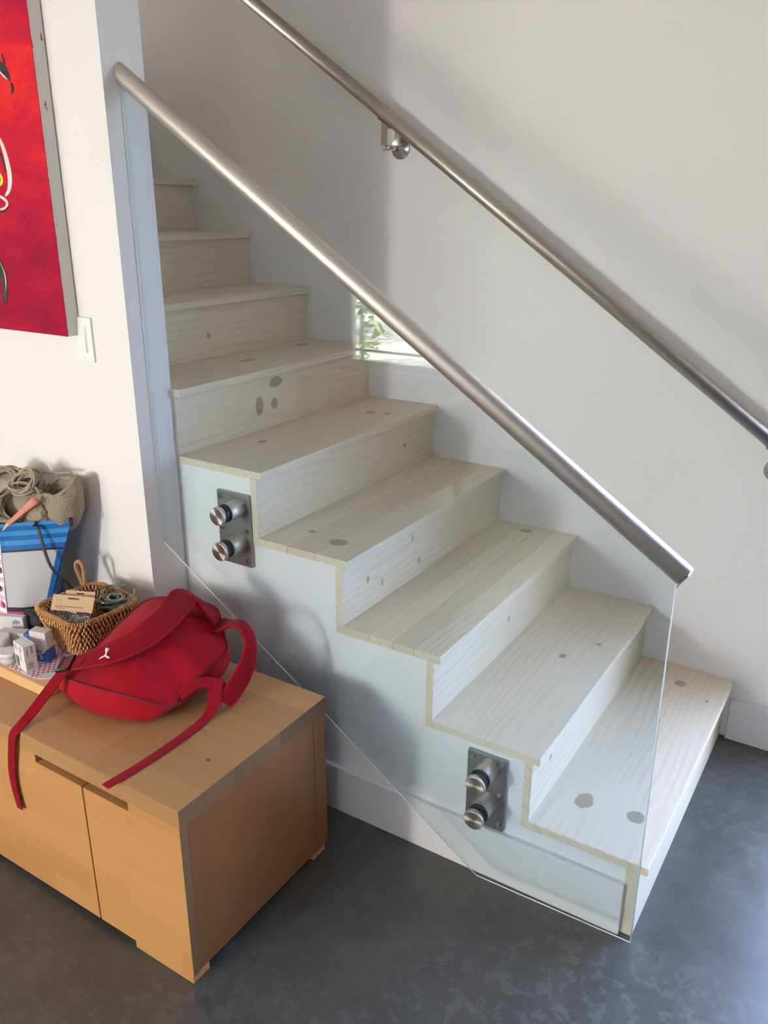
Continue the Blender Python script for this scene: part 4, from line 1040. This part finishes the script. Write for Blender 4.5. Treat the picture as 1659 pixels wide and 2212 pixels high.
MB().ribbon(P, lerpn([(.6,-.5,.6),(.5,-.4,.8),(.2,-.2,1),(.05,0,1),(0,0,1),(0,0,1),(0,0,1)], len(P)), .023, .0018).build('webbing', M['red_web'], bp)
# top grab handle, folded behind
P = smooth_path([(-1.10,-.160,.585),(-1.12,-.150,.606),(-1.16,-.146,.612),(-1.20,-.148,.606)], 6)
MB().ribbon(P, [(0,.4,1)]*len(P), .020, .005).build('grab_handle', M['red_strap'], bp)

# ------------------------------------------------------------------ rest of the room, seen in the glass
M['armfab'] = plain('tan_upholstery', (.30, .20, .12), .9, nscale=300, namp=.15, bump=.2); M['throw'] = plain('salmon_throw', (.62, .31, .22), .95, nscale=14, namp=.25, bump=.3, bscale=60); M['cush'] = plain('white_cushion', (.80, .80, .78), .9, nscale=20, namp=.05)
M['legwood'] = plain('dark_wood_leg', (.10, .055, .03), .45)
ar = thing('armchair', (-2.15, -2.45, 0), 'tan armchair with a salmon throw, faintly mirrored in the glass panel', 'armchair')
ax0, ax1, ay0, ay1 = -2.56, -1.76, -2.86, -2.12
MB().box((ax0+.12, ay0+.05, .14), (ax1-.12, ay1-.14, .36), .03).build('base', M['armfab'], ar)
MB().box((ax0+.125, ay0, .36), (ax1-.125, ay1-.16, .48), .045).build('seat_cushion', M['armfab'], ar)
MB().box((ax0, ay0+.02, .12), (ax0+.12, ay1-.02, .60), .045).build('armrest', M['armfab'], ar)
MB().box((ax1-.12, ay0+.02, .12), (ax1, ay1-.02, .60), .045).build('armrest', M['armfab'], ar)
MB().box((ax0+.02, ay1-.16, .12), (ax1-.02, ay1, .74), .05).build('backrest', M['armfab'], ar)
for lx in (ax0+.08, ax1-.08):
    for ly in (ay0+.10, ay1-.08): MB().tube([(lx, ly, .13), (lx, ly, 0)], [.025, .016], 12).build('leg', M['legwood'], ar)
V = []; nu, nv = 30, 26
for j in range(nv+1):
    for i in range(nu+1):
        u, v = i/nu, j/nv; x = -2.38+.58*u; q = v*1.05
        fold = .012*math.sin(u*26+2*math.sin(v*5))*min(1, abs(v-.42)*3)
        if q < .45: p = (x, ay1+.012+fold, .30+q)
        elif q < .62: p = (x, ay1+.012-(q-.45), .752+.01*math.sin((q-.45)/.17*PI))
        else: p = (x, ay1-.172-fold*.5, .752-(q-.62))
        V.append(p)
F = [(j*(nu+1)+i, j*(nu+1)+i+1, (j+1)*(nu+1)+i+1, (j+1)*(nu+1)+i) for j in range(nv) for i in range(nu)]
o = MB().add(V, F, True).build('throw_blanket', M['throw']); md = o.modifiers.new('thick', 'SOLIDIFY'); md.thickness = .008; md.offset = 1
tag(o, 'salmon throw hung over the back of the tan armchair', 'blanket')

# ------------------------------------------------------------------ outdoors beyond the windows
M['paving'] = plain('pale_paving', (.46, .45, .42), .8, nscale=3, namp=.15); M['leaf'] = NT('leaf')
_t = M['leaf']; _c = _t.coord(); _oi = _t.noise(_c, 9, 2); _t.col(_t.mix(_oi, (.055, .17, .025), (.30, .44, .10))); _t.rough(.4)
_t.b.inputs['Subsurface Weight'].default_value = 0.0; M['leaf'] = _t.m; M['bark'] = plain('bark', (.09, .06, .04), .9, nscale=30, namp=.3)
struct('ground', MB().box((-14, -16, -.16), (10, YMIN-.14, -.12)), M['paving'], 'pale paving outside the windows')
struct('ground_entry', MB().box((-3, W+.5, -.16), (10, 9, -.12)), M['paving'], 'pale paving outside the glass door')
struct('sky_blocker', MB().box((-3, W+.12, 2.36), (8, 5.6, 2.50)), M['trim'], 'white slab added outside the glass door to block the sky')  # unseen slab added to cut the light entering by the door
def shrub(x, y, r, h, seed, label):
    random.seed(seed); s = thing('shrub', (x, y, -.12), label, 'shrub', 'shrubs outside the window'); mb = MB()
    for q in range(1700):
        while True:
            d = Vector((random.uniform(-1, 1), random.uniform(-1, 1), random.uniform(-1, 1)))
            if .25 < d.length < 1: break
        c_ = Vector((x+d.x*r, y+d.y*r*.8, h*.5+d.z*h*.56)); a_ = Vector((random.gauss(0, 1), random.gauss(0, 1), random.gauss(0, 1))).normalized(); b_ = a_.orthogonal().normalized(); L_ = random.uniform(.05, .10)
        c2 = a_.cross(b_)
        mb.add([c_-a_*L_, c_+b_*L_*.45+c2*L_*.1, c_+a_*L_, c_-b_*L_*.45+c2*L_*.1], [(0, 1, 2, 3)])
    tag(mb.build('foliage', M['leaf'], s, fix=False), kind='stuff')
    for q in range(4): MB().tube([(x, y, -.12), (x+random.uniform(-.15, .15), y, h*.3), (x+random.uniform(-.4, .4)*r, y+random.uniform(-.3, .3)*r, h*.8)], [.03, .02, .008], 7).build('stem', M['bark'], s)
shrub(-5.0, -5.7, 1.0, 2.5, 31, 'tall leafy shrub at the left outside the window with narrow panes')
shrub(-2.75, -6.2, .95, 2.2, 32, 'broad leafy shrub in the middle outside the window with narrow panes')
shrub(-6.9, -8.2, 1.3, 3.3, 33, 'high leafy shrub farthest back outside the window with narrow panes')
